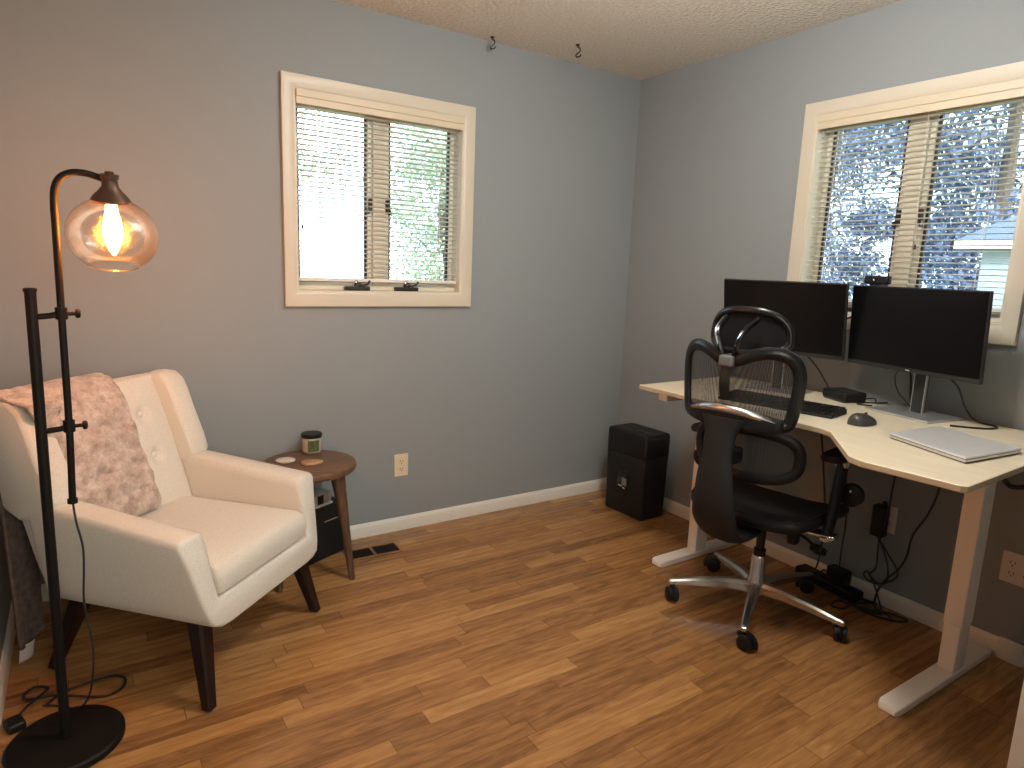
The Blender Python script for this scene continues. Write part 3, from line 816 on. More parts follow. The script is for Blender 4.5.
# base
b = MB().lathe([(.026, .055), (.036, .06), (.038, .12), (.030, .135), (.028, .225), (.024, .235), (.022, .236)], (0, 0, 0), 24)
b.build('hub', M['chrome'], t)
MB().lathe([(.024, .236), (.024, .262), (.0175, .264), (.0175, .40), (.02, .402)], (0, 0, 0), 20).build('gas_lift', M['black_gloss'], t)
for k in range(5):
    a = R(210 - 10 + 72 * k)
    ca, sa = math.cos(a), math.sin(a)
    sd = Vector((-sa, ca, 0)); dr = Vector((ca, sa, 0))
    rings = []
    for r_, zc, hw, hh in ((.030, .100, .022, .022), (.10, .104, .020, .020), (.22, .096, .017, .015), (.315, .084, .014, .011), (.345, .080, .012, .010), (.350, .079, .008, .007)):
        c = dr * r_ + Vector((0, 0, zc))
        rings.append([c + sd * (hw * x) + Vector((0, 0, hh * y)) for x, y in ((-1, -1), (1, -1), (1, .4), (.55, 1), (-.55, 1), (-1, .4))])
    leg = MB().loft(rings).build('base_leg', M['chrome'], t, smooth=30)
    # caster
    ct = dr * .338
    ta = a + R(70 + 35 * (k % 3))
    tx = Vector((math.cos(ta), math.sin(ta), 0)); ax = Vector((-tx.y, tx.x, 0))
    wc = ct + tx * .014 + Vector((0, 0, .0306))
    Mx = Matrix((tx, Vector((0, 0, 1)), ax)).transposed()
    b = MB()
    for s in (-1, 1):
        b.lathe([(.008, -.009), (.0255, -.009), (.0305, -.006), (.0305, .006), (.0255, .009), (.008, .009)], wc + ax * (.0135 * s), 20, Mx)
    cs_ = b.build('caster', M['black'], leg)
    b = MB()
    hood = [wc + tx * (.0345 * math.cos(q)) + Vector((0, 0, .0345 * math.sin(q))) for q in [R(-20 + 20 * j) for j in range(10)]]
    b.tube(hood, .012, 8, ry=.003)
    b.tube([ct + Vector((0, 0, .045)), ct + Vector((0, 0, .074))], .0065, 10)
    b.build('caster_hood', M['black'], leg)
# under-seat mechanism
b = MB().box2((-.11, -.075, .385), (.13, .075, .425))
b.build('tilt_mechanism', M['black'], t, bevel=.012)
lv = MB().tube(catmull([(-.06, -.07, .40), (-.10, -.14, .418), (-.06, -.19, .392), (.0, -.210, .345)], 4), .0065, 8).build('tilt_lever', M['black'], t)
MB().box((.028, -.215, .325), (.075, .045, .030), Matrix.Rotation(R(30), 3, 'Y')).build('lever_paddle', M['black'], lv, bevel=.008)
lv = MB().tube(catmull([(-.03, -.07, .39), (-.04, -.11, .38), (-.045, -.135, .372)], 4), .006, 8).build('tilt_lever', M['black'], t)
MB().box2((-.065, -.165, .345), (-.02, -.125, .40)).build('tension_knob', M['black'], lv, bevel=.012)
# seat: curved frame plus mesh top
def seat_z(u, v):   # u fwd -1..1, v lateral -1..1
    z = .468 + .018 * v * v * v * v
    if u > .45: z -= .060 * ((u - .45) / .55) ** 2
    return z - .010 * (1 - v * v) * (1 - u * u)
def seat_outline(n=48):
    P = []
    for k in range(n):
        a = 2 * PI * k / n
        ca, sa = math.cos(a), math.sin(a)
        e = .42
        u = math.copysign(abs(ca) ** e, ca); v = math.copysign(abs(sa) ** e, sa)
        P.append((u, v))
    return P
def sp(u, v): return Vector((.02 + .245 * u, .250 * v * (1 - .06 * (1 - u) * .5), seat_z(u, v)))
MB().tube([sp(u, v) - Vector((0, 0, .014)) for u, v in seat_outline()], .016, 10, closed=True, ry=.022, up=(0, 0, 1)).build('seat_frame', M['black'], t)
b = MB()
rings = []
for s in (.02, .25, .5, .75, .9, .98):
    rings.append([sp(u * s, v * s) + Vector((0, 0, .004)) for u, v in seat_outline()])
b.loft(rings, cap=False)
b.build('seat', M['black_soft'] if False else mat('black_seat_mesh', (.016, .016, .018), .7, bump=.4, bscale=500), t)
rings = [[sp(u * s, v * s) - Vector((0, 0, d_)) for u, v in seat_outline()] for s, d_ in ((.9, .030), (.6, .055), (.3, .060))]
MB().loft(rings).build('seat_pan', M['black'], t)
# spine shell
path = [(-.06, .400), (-.20, .395), (-.325, .415), (-.395, .475), (-.420, .55), (-.424, .64), (-.420, .73), (-.414, .81), (-.408, .865)]
pp = catmull([(x, 0, z) for x, z in path], 6)
nP = len(pp)
def wsp(tq):
    for (a_, w0), (b_, w1) in zip(((0, .060), (.25, .085), (.42, .088), (.6, .072), (.75, .056), (.88, .060), (1, .082)), ((.25, .085), (.42, .088), (.6, .072), (.75, .056), (.88, .060), (1, .082), (1.01, .082))):
        if a_ <= tq <= b_: return w0 + (w1 - w0) * (tq - a_) / (b_ - a_)
    return .08
rings = []
for i, p in enumerate(pp):
    a_ = pp[max(0, i - 1)]; c_ = pp[min(nP - 1, i + 1)]
    T = (c_ - a_).normalized(); N = Vector((-T.z, 0, T.x))
    if N.x > 0: N = -N
    if i < 12: pass
    wv = wsp(i / (nP - 1))
    rg = []
    for q in range(14):
        an = 2 * PI * q / 14
        y = wv * math.copysign(abs(math.cos(an)) ** .7, math.cos(an)); h = .021 * math.sin(an)
        rg.append(p + Vector((0, y, 0)) + N * (h + .010 * (1 - (y / wv) ** 2)))
    rings.append(rg)
b = MB().loft(rings)
b.build('spine', M['black_soft'], t, smooth=50)
# upper back frame
half = [(0, 1.084), (.030, 1.090), (.075, 1.110), (.125, 1.122), (.175, 1.116), (.212, 1.088), (.230, 1.040), (.230, .98), (.224, .92), (.214, .865), (.190, .838), (.13, .827), (.06, .826)]
out = [(y, z) for y, z in half] + [(-y, z) for y, z in reversed(half[1:])] 
BK = 2.0
def bx(y, z): return -.400 + BK * y * y - .06 * (z - .97)
ins = []
for i in range(len(out)):
    (ya, za), (yb, zb) = out[i - 1], out[(i + 1) % len(out)]
    nl = math.hypot(yb - ya, zb - za)
    nx_, nz_ = (zb - za) / nl, -(yb - ya) / nl
    ins.append((out[i][0] + nx_ * .019 * (1 if True else 0), out[i][1] + nz_ * .019))
if max(p[1] for p in ins) > max(p[1] for p in out): ins = [(2 * o_[0] - i_[0], 2 * o_[1] - i_[1]) for o_, i_ in zip(out, ins)]
fr = catmull([(bx(y, z), y, z) for y, z in ins], 4, closed=True)
MB().tube(fr, .022, 12, closed=True, ry=.012, up=[(1, -2 * BK * p.y, 0) for p in fr]).build('back_frame', M['black_gloss'], t)
def inside(poly, y, z):
    c = False
    for i in range(len(poly)):
        y1, z1 = poly[i]; y2, z2 = poly[i - 1]
        if (z1 > z) != (z2 > z) and y < (y2 - y1) * (z - z1) / (z2 - z1) + y1: c = not c
    return c
def fill_panel(outline, fx, n=8):
    cy = sum(p[0] for p in outline) / len(outline); cz = sum(p[1] for p in outline) / len(outline)
    b = MB(); rings = []
    for k in range(1, n + 1):
        s = k / n
        rings.append([(fx(cy + (y - cy) * s, cz + (z - cz) * s), cy + (y - cy) * s, cz + (z - cz) * s) for y, z in outline])
    b.loft(rings, cap=False)
    b.bm.faces.new([v for v in list(b.bm.verts)[:len(outline)]])
    return b
ol = [(p.y, p.z) for p in fr]
fill_panel(ol, lambda y, z: bx(y, z) + .006).build('back_mesh', mesh_mat('black_back_mesh', (.014, .013, .013), .66, 260), t, fix=True)
# solid web closing the lower edge of the frame
b = MB(); rings = []
for k in range(21):
    y = -.185 + .37 * k / 20
    x0_ = bx(y, .85)
    rings.append([(x0_ - .013, y, .835), (x0_ - .016, y, .850), (x0_ - .012, y, .882 - .3 * y * y), (x0_ + .006, y, .884 - .3 * y * y), (x0_ + .006, y, .835)])
b.loft(rings).build('back_web', M['black'], t, smooth=60)
# chrome crescent along the lower edge
b = MB(); rings = []
for k in range(17):
    u = -1 + 2 * k / 16
    y = .165 * u; th = .020 * (1 - u * u) ** .6 + .002
    zc = .898 - .030 * u * u
    x = bx(y, zc) - .014
    rings.append([(x - .006, y, zc - th * .6), (x - .012, y, zc), (x - .004, y, zc + th * .6), (x + .006, y, zc + th * .7), (x + .008, y, zc - th * .5)])
b.loft(rings).build('chrome_crossbar', M['chrome'], t, smooth=60)
# lumbar cushion
lo = []
for k in range(36):
    a = 2 * PI * k / 36
    ca, sa = math.cos(a), math.sin(a)
    lo.append((.200 * math.copysign(abs(ca) ** .6, ca), .715 + .088 * math.copysign(abs(sa) ** .7, sa)))
def lx(y, z): return -.262 + 1.5 * y * y
lf = [(lx(y, z), y, z) for y, z in lo]
MB().tube(lf, .020, 10, closed=True, ry=.012, up=[(1, -3.0 * p[1], 0) for p in lf]).build('lumbar_frame', M['black'], t)
fill_panel(lo, lambda y, z: lx(y, z) + .004).build('lumbar_mesh', mesh_mat('black_lumbar_mesh', (.035, .033, .033), .85, 330), t)
b = MB().box2((-.415, -.030, .685), (-.285, .030, .745)); b.build('lumbar_bracket', M['black'], t, bevel=.012)
# headrest
hh_ = [(.146, 1.120), (.149, 1.158), (.138, 1.190), (.112, 1.216), (.075, 1.230), (.035, 1.236)]
ho = hh_ + [(-y, z) for y, z in reversed(hh_)]
ho += [(-.10, 1.092), (0, 1.085), (.10, 1.092)]
def hx(y, z): return -.315 + 2.2 * y * y
hr = catmull([(hx(y, z), y * .96, z) for y, z in ho], 4, closed=True)
MB().tube(hr, .014, 10, closed=True, ry=.010, up=[(1, -4.4 * p.y, 0) for p in hr]).build('headrest_frame', M['black_gloss'], t)
fill_panel([(p.y, p.z) for p in hr], lambda y, z: hx(y, z) + .004).build('headrest_mesh', mat('black_head_mesh', (.006, .006, .0065), .75, spec=.2, bump=.4, bscale=600), t)
st = MB()
for s in (-1, 1):
    st.tube(catmull([(-0.407, s * .016, 1.075), (-0.417, s * .030, 1.12), (-0.407, s * .046, 1.17), (-0.338, s * .058, 1.208)], 5), .008, 8, ry=.013, up=(1, 0, 0))
st.build('headrest_stem', M['black_gloss'], t)
st = MB().tube(catmull([(-0.427, .036, 1.12), (-0.419, .052, 1.17), (-0.350, .066, 1.207)], 5), .004, 6)
st.tube(catmull([(-0.427, -.030, 1.12), (-0.419, -.046, 1.17), (-0.350, -.062, 1.209)], 5), .003, 6)
st.build('stem_trim', M['chrome'], t)
MB().box2((-0.433, -.026, 1.045), (-0.345, .026, 1.085)).build('stem_clamp', M['rubber'], t, bevel=.008)
MB().tube(catmull([(-0.407, 0, .93), (-0.423, 0, .985), (-0.417, 0, 1.05)], 4), .020, 8, ry=.010, up=(1, 0, 0)).build('stem_slide', M['black'], t)
# arms
for s in (-1, 1):
    y = s * .266
    pts = catmull([(-.055, y, .425), (-.035, y * 1.02, .50), (-.015, y * 1.02, .60), (.005, y * 1.02, .705)], 5)
    arm = MB().tube(pts, .029, 12, ry=.019, up=(0, 1, 0)).build('arm_post', M['black'], t)
    MB().box((-.045, s * .20, .418), (.055, .20, .014), Matrix.Rotation(R(s * 2), 3, 'X')).build('arm_bracket', M['chrome'], t, bevel=.004)
    MB().lathe([(.026, 0), (.026, .012), (.020, .016)], (-.055, y, .405), 14).build('arm_collar', M['chrome'], arm)
    MB().lathe([(.027, -.02), (.029, 0), (.027, .012)], (.004, y * 1.02, .698), 16).build('arm_top_collar', M['chrome'], arm)
    MB().lathe([(.034, -.018), (.043, -.012), (.043, .012), (.034, .018)], (.030, y + s * .040, .572), 24, Matrix.Rotation(R(90), 3, 'Y')).build('arm_knob', M['black'], arm)
    MB().sphere((.011, y + s * .040, .590), .007).build('knob_pin', M['chrome'], arm)
    prof = []
    pad = [[(x, y + s * dy, z) for dy, z in ((-.040 * k_, .712), (.040 * k_, .712), (.046 * k_, .724), (.038 * k_, .736), (-.038 * k_, .736), (-.046 * k_, .724))] for x, k_ in ((-.115, .45), (-.100, .85), (-.06, 1), (.10, 1), (.15, .85), (.17, .5))]
    MB().loft(pad).build('armrest', M['black_soft'], t, smooth=50)

# ------------------------------------------------------------------ armchair (local: X lateral, Y forward, Z up)
AC = Vector((-2.316, -.7885, 0))
ang = math.atan2(-.689, -.724) - R(0.9)
t = thing('armchair', 'cream linen armchair with buttoned back and dark wooden legs', 'armchair', AC, ang)
def yoff(z): return .040 - .20 * (z - .25)
def uring(y, htop, d, zb=.245, wi=.250, floor=.335, flare=0.0):
    Wt = .346 - d
    P = []
    # outer right side going up from the bottom centre
    P += [(0, zb + d), (.12, zb + d), (.215, zb + d), (.258 - d, zb + .004 + d), (.290 - d, zb + .022), (.306 - d, zb + .055), (.318 - d, .37), (.332 - d, .46)]
    P += [(Wt, htop - .024), (Wt - .003, htop - .007 - d), (Wt - .010, htop - d), (.29, htop + .003 - d), (wi + d + .012, htop - d), (wi + d + .003, htop - .008 - d), (wi + d, htop - .035)]
    P += [(wi + d, .46), (wi + d - .001, .38), (wi + d - .003, floor - d + .001), (.12, floor - d), (0, floor - d)]
    L_ = [(-x, z) for x, z in reversed(P)]
    if flare:
        P = [(x + flare * min(1, max(0, (z - .30) / .22)) * (x > .255), z) for x, z in P]
        L_ = [(-x, z) for x, z in reversed(P)]
    return P + L_[1:-1]
rings = []
for y, d in ((0.0, .010), (-.004, .003), (-.010, .0008), (-.02, 0), (-.15, 0), (-.30, 0), (-.45, 0), (-.555, 0), (-.570, .006), (-.576, .014)):
    htop = .547 + .115 * min(1, max(0, -y / .5)) * .42
    k = max(0, 1 + y / .40)
    rings.append([(x, y + yoff(z) * k - (1 - k) * .02 * (.6 - z) * -1 * 0, z) for x, z in uring(y, htop, d, flare=.010 * k)])
body = MB().loft(rings).build('body', M['fabric'], t, smooth=60)
# back slab
prof = [(-.50, .30), (-.585, .60), (-.635, .86), (-.652, .893), (-.672, .902), (-.70, .892), (-.712, .865), (-.690, .70), (-.655, .52), (-.610, .38), (-.575, .30)]
MB().prism(prof, 'x', -.300, .300).build('back', M['fabric'], t, bevel=.02, seg=4)
for s in (-1, 1):
    prof = [(-.468, .597), (-.488, .67), (-.520, .76), (-.552, .845), (-.572, .884), (-.602, .906), (-.650, .908), (-.688, .890), (-.705, .855), (-.690, .70), (-.662, .56), (-.600, .53), (-.50, .56)]
    b = MB()
    a_, c_ = (.246, .346)
    rings = []
    for lat, ins in ((a_, .022), (a_ + .004, .009), (a_ + .016, .001), ((a_ + c_) / 2, -.002), (c_ - .016, .001), (c_ - .004, .009), (c_, .022)):
        cy = sum(p[0] for p in prof) / len(prof); cz = sum(p[1] for p in prof) / len(prof)
        rg = []
        for p in prof:
            v = Vector((p[0] - cy, p[1] - cz)); Lg = v.length
            v = v * ((Lg - ins) / Lg)
            rg.append((s * lat, cy + v.x, cz + v.y))
        rings.append(rg)
    b.loft(rings).build('wing', M['fabric'], t, smooth=60, bevel=.008, seg=2)
# back cushion: puffed front
def back_front(lat, z):
    v = (z - .42) / .48
    y = -.475 - .145 * v - .02 * v * v
    e = max(0, 1 - (lat / .245) ** 4) * max(0, 1 - (2 * v - 1) ** 6)
    y += .030 * e
    for bl in (-.125, 0.0, .125):
        for bz in (.625, .770):
            d2 = (lat - bl) ** 2 + (z - bz) ** 2
            y -= .024 * math.exp(-d2 / (2 * .017 ** 2))
    return y
b = MB()
NU, NV = 56, 56
fr_ = [[None] * (NV + 1) for _ in range(NU + 1)]
def bcf(u, v): 
    lat = (-1 + 2 * u) * .248; z = .425 + .475 * v
    return (lat, back_front(lat, z), z)
b.grid(bcf, NU, NV)
bc = b.build('back_cushion', M['fabric'], t, smooth=80, fix=False)
so = bc.modifiers.new('solid', 'SOLIDIFY'); so.thickness = .05; so.offset = 1
bc.data.flip_normals() if False else None
for bl in (-.125, 0.0, .125):
    for bz in (.625, .770):
        y = back_front(bl, bz)
        MB().sphere((bl, y + .002, bz), .014, .009, .014, 12, 8).build('button', M['fabric'], bc)
# seat cushion
def sr(z, ins, front):
    pts = rrect(-.245 + ins, .245 - ins, -.500, .0 - ins, .02)
    return [(x, y + (front if y > -.25 else 0) * 1.0, z) for x, y in pts]
rings = [sr(.339, .014, .012), sr(.345, .004, .022), sr(.39, 0, .026), sr(.422, .003, .020), sr(.436, .012, .010), sr(.446, .045, -.004), sr(.452, .10, -.02)]
MB().loft(rings).build('seat_cushion', M['fabric'], t, smooth=60)
# legs
for sx_ in (-1, 1):
    for (yb, yt, xb, xt) in ((.012, -.045, .302, .258), (-.60, -.50, .272, .235)):
        p0 = Vector((sx_ * xb, yb, .006)); p1 = Vector((sx_ * xt, yt, .262))
        lg = MB().loft([[p0.lerp(p1, q) + Vector((x * (.017 + .012 * q), y * (.017 + .012 * q), 0)) for x, y in ((-1, -.7), (-.7, -1), (.7, -1), (1, -.7), (1, .7), (.7, 1), (-.7, 1), (-1, .7))] for q in (0, .5, 1)]).build('leg', M['walnut_leg'], t, smooth=30)
        MB().lathe([(.010, 0), (.011, .006)], (p0.x, p0.y, 0), 12).build('glide', M['plate_white'], lg)

# throw: a plush blanket over the back
t = thing('throw_blanket', 'mottled beige plush throw draped over the armchair back', 'throw blanket', AC, ang)
def plush():
    m, t_, b_ = new_mat('mottled_plush')
    c = node(t_, 'ShaderNodeTexCoord')
    n1 = node(t_, 'ShaderNodeTexNoise'); n1.inputs['Scale'].default_value = 26; n1.inputs['Detail'].default_value = 6; n1.inputs['Roughness'].default_value = .68
    t_.links.new(c.outputs['Object'], n1.inputs['Vector'])
    r = node(t_, 'ShaderNodeValToRGB'); e = r.color_ramp.elements
    e[0].position = .33; e[0].color = (.34, .25, .20, 1); e[1].position = .66; e[1].color = (.68, .57, .50, 1)
    q = e.new(.5); q.color = (.52, .41, .345, 1)
    t_.links.new(n1.outputs[0], r.inputs[0]); t_.links.new(r.outputs[0], b_.inputs['Base Color'])
    b_.inputs['Roughness'].default_value = 1; b_.inputs['Specular IOR Level'].default_value = .1
    b_.inputs['Sheen Weight'].default_value = .3
    n2 = node(t_, 'ShaderNodeTexNoise'); n2.inputs['Scale'].default_value = 150; n2.inputs['Detail'].default_value = 4
    t_.links.new(c.outputs['Object'], n2.inputs['Vector'])
    bp = node(t_, 'ShaderNodeBump'); bp.inputs['Strength'].default_value = .9; bp.inputs['Distance'].default_value = .006
    t_.links.new(n2.outputs[0], bp.inputs['Height']); t_.links.new(bp.outputs[0], b_.inputs['Normal'])
    return m
pth = []   # (y, z) from the seat up over the top and down behind
for k in range(22):
    z = .462 + (.885 - .462) * k / 21
    pth.append((None, z))
def throw_pt(u, v):
    # u along 0..1 (front bottom -> back bottom), v across 0 (outer left) .. 1
    F, T_ = .52, .64
    if u < F:
        q = u / F; z = .466 + (.900 - .466) * q
        wide = q ** 3
    elif u < T_:
        q = (u - F) / (T_ - F); z = .900; wide = 1.0
    else:
        q = (u - T_) / (1 - T_); z = .900 - .81 * q; wide = 1.0
    left = -.238 - .115 * max(0, min(1, (wide)))
    right = .048
    if u > T_: right = .048 - .27 * min(1, (u - T_) / (1 - T_) * 2.2)
    left = max(left, -.338)
    lat = left + (right - left) * v
    cl = max(-.24, lat)
    if u < F:
        y = back_front(cl, z) + .015
        if lat < -.235: y = max(y, -.56 + .02)
    elif u < T_:
        a = q * PI
        y0 = back_front(cl, .900) + .015
        yb = -.722 + .04 * max(0, (-lat - .22) / .12)
        y = y0 + (yb - y0) * q
        z = .902 + .014 * math.sin(a)
    else:
        y = -.722 + .04 * max(0, (-lat - .22) / .12) + .03 * q
    nz = noise.noise(Vector((lat * 9, u * 14, 3.1))) * .010 + noise.noise(Vector((lat * 28, u * 40, 7.7))) * .006
    rib = .006 * abs(math.sin(u * 34))
    off = nz + rib
    if u < F: y += off
    elif u < T_: z += off
    else: y -= off * .4
    return (-lat, y, z)
b = MB().grid(throw_pt, 150, 70)
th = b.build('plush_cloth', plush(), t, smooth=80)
th.data.materials.append(mat('taupe_throw_shaded', (.13, .10, .085), .95, spec=.1, nscale=40, namt=.3))  # rear hanging end of the throw: shade put into its colour
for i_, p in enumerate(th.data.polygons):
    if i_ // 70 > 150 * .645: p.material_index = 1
so = th.modifiers.new('solid', 'SOLIDIFY'); so.thickness = .012; so.offset = 0
tg = MB().grid(lambda u, v: (.335 - .050 * u, -.660 - .01 * v + .006 * math.sin(3 * u), .10 - .06 * v), 6, 6).build('care_tag', mat('white_tag', (.55, .5, .47), .7), t, smooth=60)
so = tg.modifiers.new('solid', 'SOLIDIFY'); so.thickness = .002

# ------------------------------------------------------------------ side table and what is on and under it
TZ = .500
t = thing('side_table', 'round walnut side table with splayed legs beside the armchair', 'side table', (-2.000, -.245, 0), R(-20))
b = MB().lathe([(.10, TZ - .038), (.176, TZ - .038), (.194, TZ - .030), (.199, TZ - .016), (.195, TZ - .004), (.186, TZ)], (0, 0, 0), 56)
b.build('table_top', M['table_wood'], t, smooth=45)
MB().lathe([(.095, TZ - .056), (.10, TZ - .052), (.10, TZ - .0385)], (0, 0, 0), 40).build('apron', M['table_leg'], t)
for a in (R(-50 + 20), R(216 + 20), R(92 + 20)):
    dr = Vector((math.cos(a), math.sin(a), 0)); sd = Vector((-dr.y, dr.x, 0))
    rings = []
    for z, r_, h in ((0, .205, .0125), (.20, .177, .018), (.36, .154, .024), (TZ - .0385, .138, .030)):
        c = dr * r_ + Vector((0, 0, z))
        rings.append([c + sd * (h * math.cos(2 * PI * k / 12) * 1.15) + dr * (h * math.sin(2 * PI * k / 12)) for k in range(12)])
    MB().loft(rings).build('leg', M['table_leg'], t, smooth=50)
# candle jar
t = thing('candle_jar', 'glass candle jar with black lid and green label on the side table', 'candle', (-1.945, -.100, TZ + .0005))
jar = MB().lathe([(.034, 0), (.041, .003), (.043, .010), (.043, .066), (.040, .072)], (0, 0, 0), 32).build('jar', mat('wax_jar', (.42, .36, .27), .15, coat=.6), t)
MB().lathe([(.045, .070), (.046, .073), (.046, .084), (.043, .087), (.012, .0875)], (0, 0, 0), 32).build('lid', M['black'], t)
b = MB()
for seg, (a0, a1), key in ((0, (-128, -62), 'g'),):
    P = []
    n = 12
    b.grid(lambda u, v: (.0436 * math.cos(R(a0 + (a1 - a0) * u)), .0436 * math.sin(R(a0 + (a1 - a0) * u)), .010 + .052 * v), n, 2)
b.build('label', mat('green_label', (.075, .095, .035), .5, nscale=60, namt=.6), jar)
b = MB().grid(lambda u, v: (.0436 * math.cos(R(-170 + 38 * u)), .0436 * math.sin(R(-170 + 38 * u)), .010 + .052 * v), 10, 2)
lb = b.build('label_panel', mat('pale_label', (.50, .40, .33), .5), jar)
tag(lb, 'pale label panel')
# coasters
b = MB().lathe([(.034, 0), (.039, .002), (.040, .006), (.037, .008), (.01, .008)], (0, 0, 0), 30)
o = b.build('coaster', mat('white_stone', (.66, .60, .54), .6)); o.location = (-2.085, -.195, TZ + .0005)
tag(o, 'white round coaster on the side table behind the armchair arm', 'coaster')
b = MB(); rings = []
for z, k in ((0, .90), (.003, 1.0), (.008, .98), (.012, .80), (.013, .3)):
    rings.append([(.046 * k * math.cos(2 * PI * q / 28) * (1 + .12 * math.cos(2 * PI * q / 28)), .034 * k * math.sin(2 * PI * q / 28) * (1 - .2 * math.cos(2 * PI * q / 28)), z) for q in range(28)])
o = b.loft(rings).build('wooden_dish', wood_mat('tan_leaf_wood', (.30, .17, .09), (.46, .29, .17), (6, 40, 40), .5)); o.location = (-2.000, -.275, TZ + .0005); o.rotation_euler = (0, 0, R(-10))
tag(o, 'small tan leaf shaped wooden dish on the side table below the candle', 'dish')
# box below the table
t = thing('storage_box', 'black box with a lid on the floor under the side table', 'box', (-1.985, -.050, 0), R(25))
bb = MB().box2((-.15, -.13, .0005), (.15, .02, .175)).build('box_body', M['black_soft'], t, bevel=.005)
MB().box2((-.153, -.133, .180), (.153, .022, .246)).build('box_lid', M['black_soft'], t, bevel=.005)
MB().box2((.02, -.1345, .178), (.125, -.1325, .183)).build('silver_strip', M['silver'], t, smooth=0)
for x_ in (-.14, .14): pass
t = thing('small_appliance', 'small silver box with a black stripe on the black box under the side table', 'box', (-1.975, -.105, .2465), R(25))
MB().box2((-.10, -.05, 0), (.105, .045, .055)).build('housing', mat('grey_silver', (.42, .43, .44), .4, metal=.3), t, bevel=.004)
MB().box2((.020, -.0515, .004), (.055, -.0502, .052)).build('stripe', M['black_gloss'], t, smooth=0)
MB().box2((-.10, -.056, 0), (.105, -.0515, .010)).build('edge_strip', M['plate_white'], t, smooth=0)

# ------------------------------------------------------------------ floor lamp
LB = Vector((-2.888, -.962, 0))
vd = Vector((.1, 2.02)).normalized()     # lamp plane is square to this
s_dir = Vector((.9988, .049, 0)).normalized()
t = thing('floor_lamp', 'black floor lamp with a seeded glass globe beside the armchair', 'floor lamp', LB, math.atan2(s_dir.y, s_dir.x))
# local: X along the arm plane
MB().lathe([(.135, 0), (.142, .003), (.142, .018), (.136, .024), (.02, .026)], (0, 0, 0), 48).build('base', M['metal_black'], t)
MB().tube([(0, 0, .026), (.009, 0, 1.252)], .0125, 14).build('pole', M['metal_black'], t)
MB().lathe([(.0145, 0), (.0145, .008), (.010, .010)], (.009, 0, 1.248), 16).build('pole_cap', M['metal_black'], t)
pts = [(.060, 0, .70), (.066, 0, .90), (.069, 0, 1.19), (.0715, 0, 1.42)] + [(.0715 + .0, 0, 1.45), (.075, 0, 1.497), (.088, 0, 1.526), (.112, 0, 1.541), (.140, 0, 1.543), (.165, .004, 1.538), (.186, -.010, 1.530)]
rod = MB().tube(catmull(pts, 5), .0085, 12).build('arm_rod', M['metal_black'], t)
MB().lathe([(.012, 0), (.012, .012), (.009, .013)], (.060, 0, .694), 14).build('rod_end', M['metal_black'], rod)
for z, xs in ((1.190, .069), (.898, .066)):
    b = MB().tube([(.012, 0, z - .004), (.045, 0, z - .001), (xs, 0, z + .004)], .0075, 10)
    br = b.build('bracket', M['metal_black'], t)
    MB().lathe([(.0135, -.014), (.0135, .016)], (xs, 0, z + .004), 14).build('clamp', M['metal_black'], br)
    b = MB().lathe([(.005, 0), (.005, .016), (.011, .018), (.012, .022), (.011, .027), (.006, .029)], (xs + .012, 0, z + .004), 14, Matrix.Rotation(R(90), 3, 'Y'))
    b.build('thumb_screw', M['metal_black'], br)
GX, GZ = .193, 1.395
tilt = Matrix.Rotation(R(-1), 3, 'Y') @ Matrix.Rotation(R(13), 3, 'X')
sk = MB().lathe([(.044, .084), (.045, .089), (.038, .099), (.027, .111), (.019, .122), (.018, .140), (.021, .141), (.021, .151), (.010, .152), (.010, .158), (.003, .159)], (GX, 0, GZ), 28, tilt).build('socket_cup', M['copper'], t)
rr_ = .102
prof = []
for k in range(25):
    a = R(24 + (180 - 24 - 34) * k / 24)
    prof.append((rr_ * math.sin(a) * 1.03, rr_ * .93 * math.cos(a)))
g_ = MB().lathe(prof, (GX, 0, GZ), 48, tilt, cap=False)
gl = g_.build('globe_shade', M['globe'], t, smooth=80)
rim_r, rim_z = prof[-1]
rim = [tilt @ Vector((rim_r * math.cos(2 * PI * k / 40), rim_r * math.sin(2 * PI * k / 40), rim_z)) + Vector((GX, 0, GZ)) for k in range(40)]
MB().tube(rim, .0018, 6, closed=True).build('globe_rim', glass_mat('rim_glass', (1, .93, .82), .30, rough=.2), gl)
bl = MB().lathe([(.003, -.054), (.009, -.044), (.018, -.020), (.0230, .004), (.0205, .028), (.0145, .054), (.011, .086)], (GX, 0, GZ + .003), 20, tilt).build('bulb', M['bulb'], t, smooth=80)
# its cord: out of the rod end down behind the chair side, and the coil by the base
cd = MB().tube(catmull([(.060, 0, .697), (.064, -.004, .64), (.074, -.006, .57), (.072, -.004, .50), (.067, .0, .42), (.072, .004, .34), (.079, .006, .26), (.070, .03, .14), (.050, .09, .05), (.02, .16, .005), (-.02, .20, .005), (-.05, .22, .005)], 6), .0028, 6)
cd.build('power_cord', M['cord'], t)
cable('lamp_cord_coil', 'loops of black lamp cord on the floor behind the lamp base', [(-2.94, -.745, .005), (-2.90, -.70, .005), (-2.84, -.685, .005), (-2.77, -.68, .005), (-2.735, -.715, .005), (-2.745, -.765, .005), (-2.79, -.785, .005), (-2.85, -.76, .010), (-2.92, -.72, .014), (-2.985, -.70, .010), (-3.000, -.66, .005), (-2.975, -.63, .005), (-2.94, -.65, .005), (-2.95, -.70, .018), (-2.985, -.75, .020), (-3.005, -.79, .018)], .0042, cat='cord')
o = MB().box2((-.022, -.028, 0), (.022, .028, .026)).build('foot_switch', M['black'], bevel=.007, loc=(-3.012, -.815, .0005)); o.rotation_euler = (0, 0, R(20))
tag(o, 'small black foot switch on the floor left of the lamp base', 'switch')

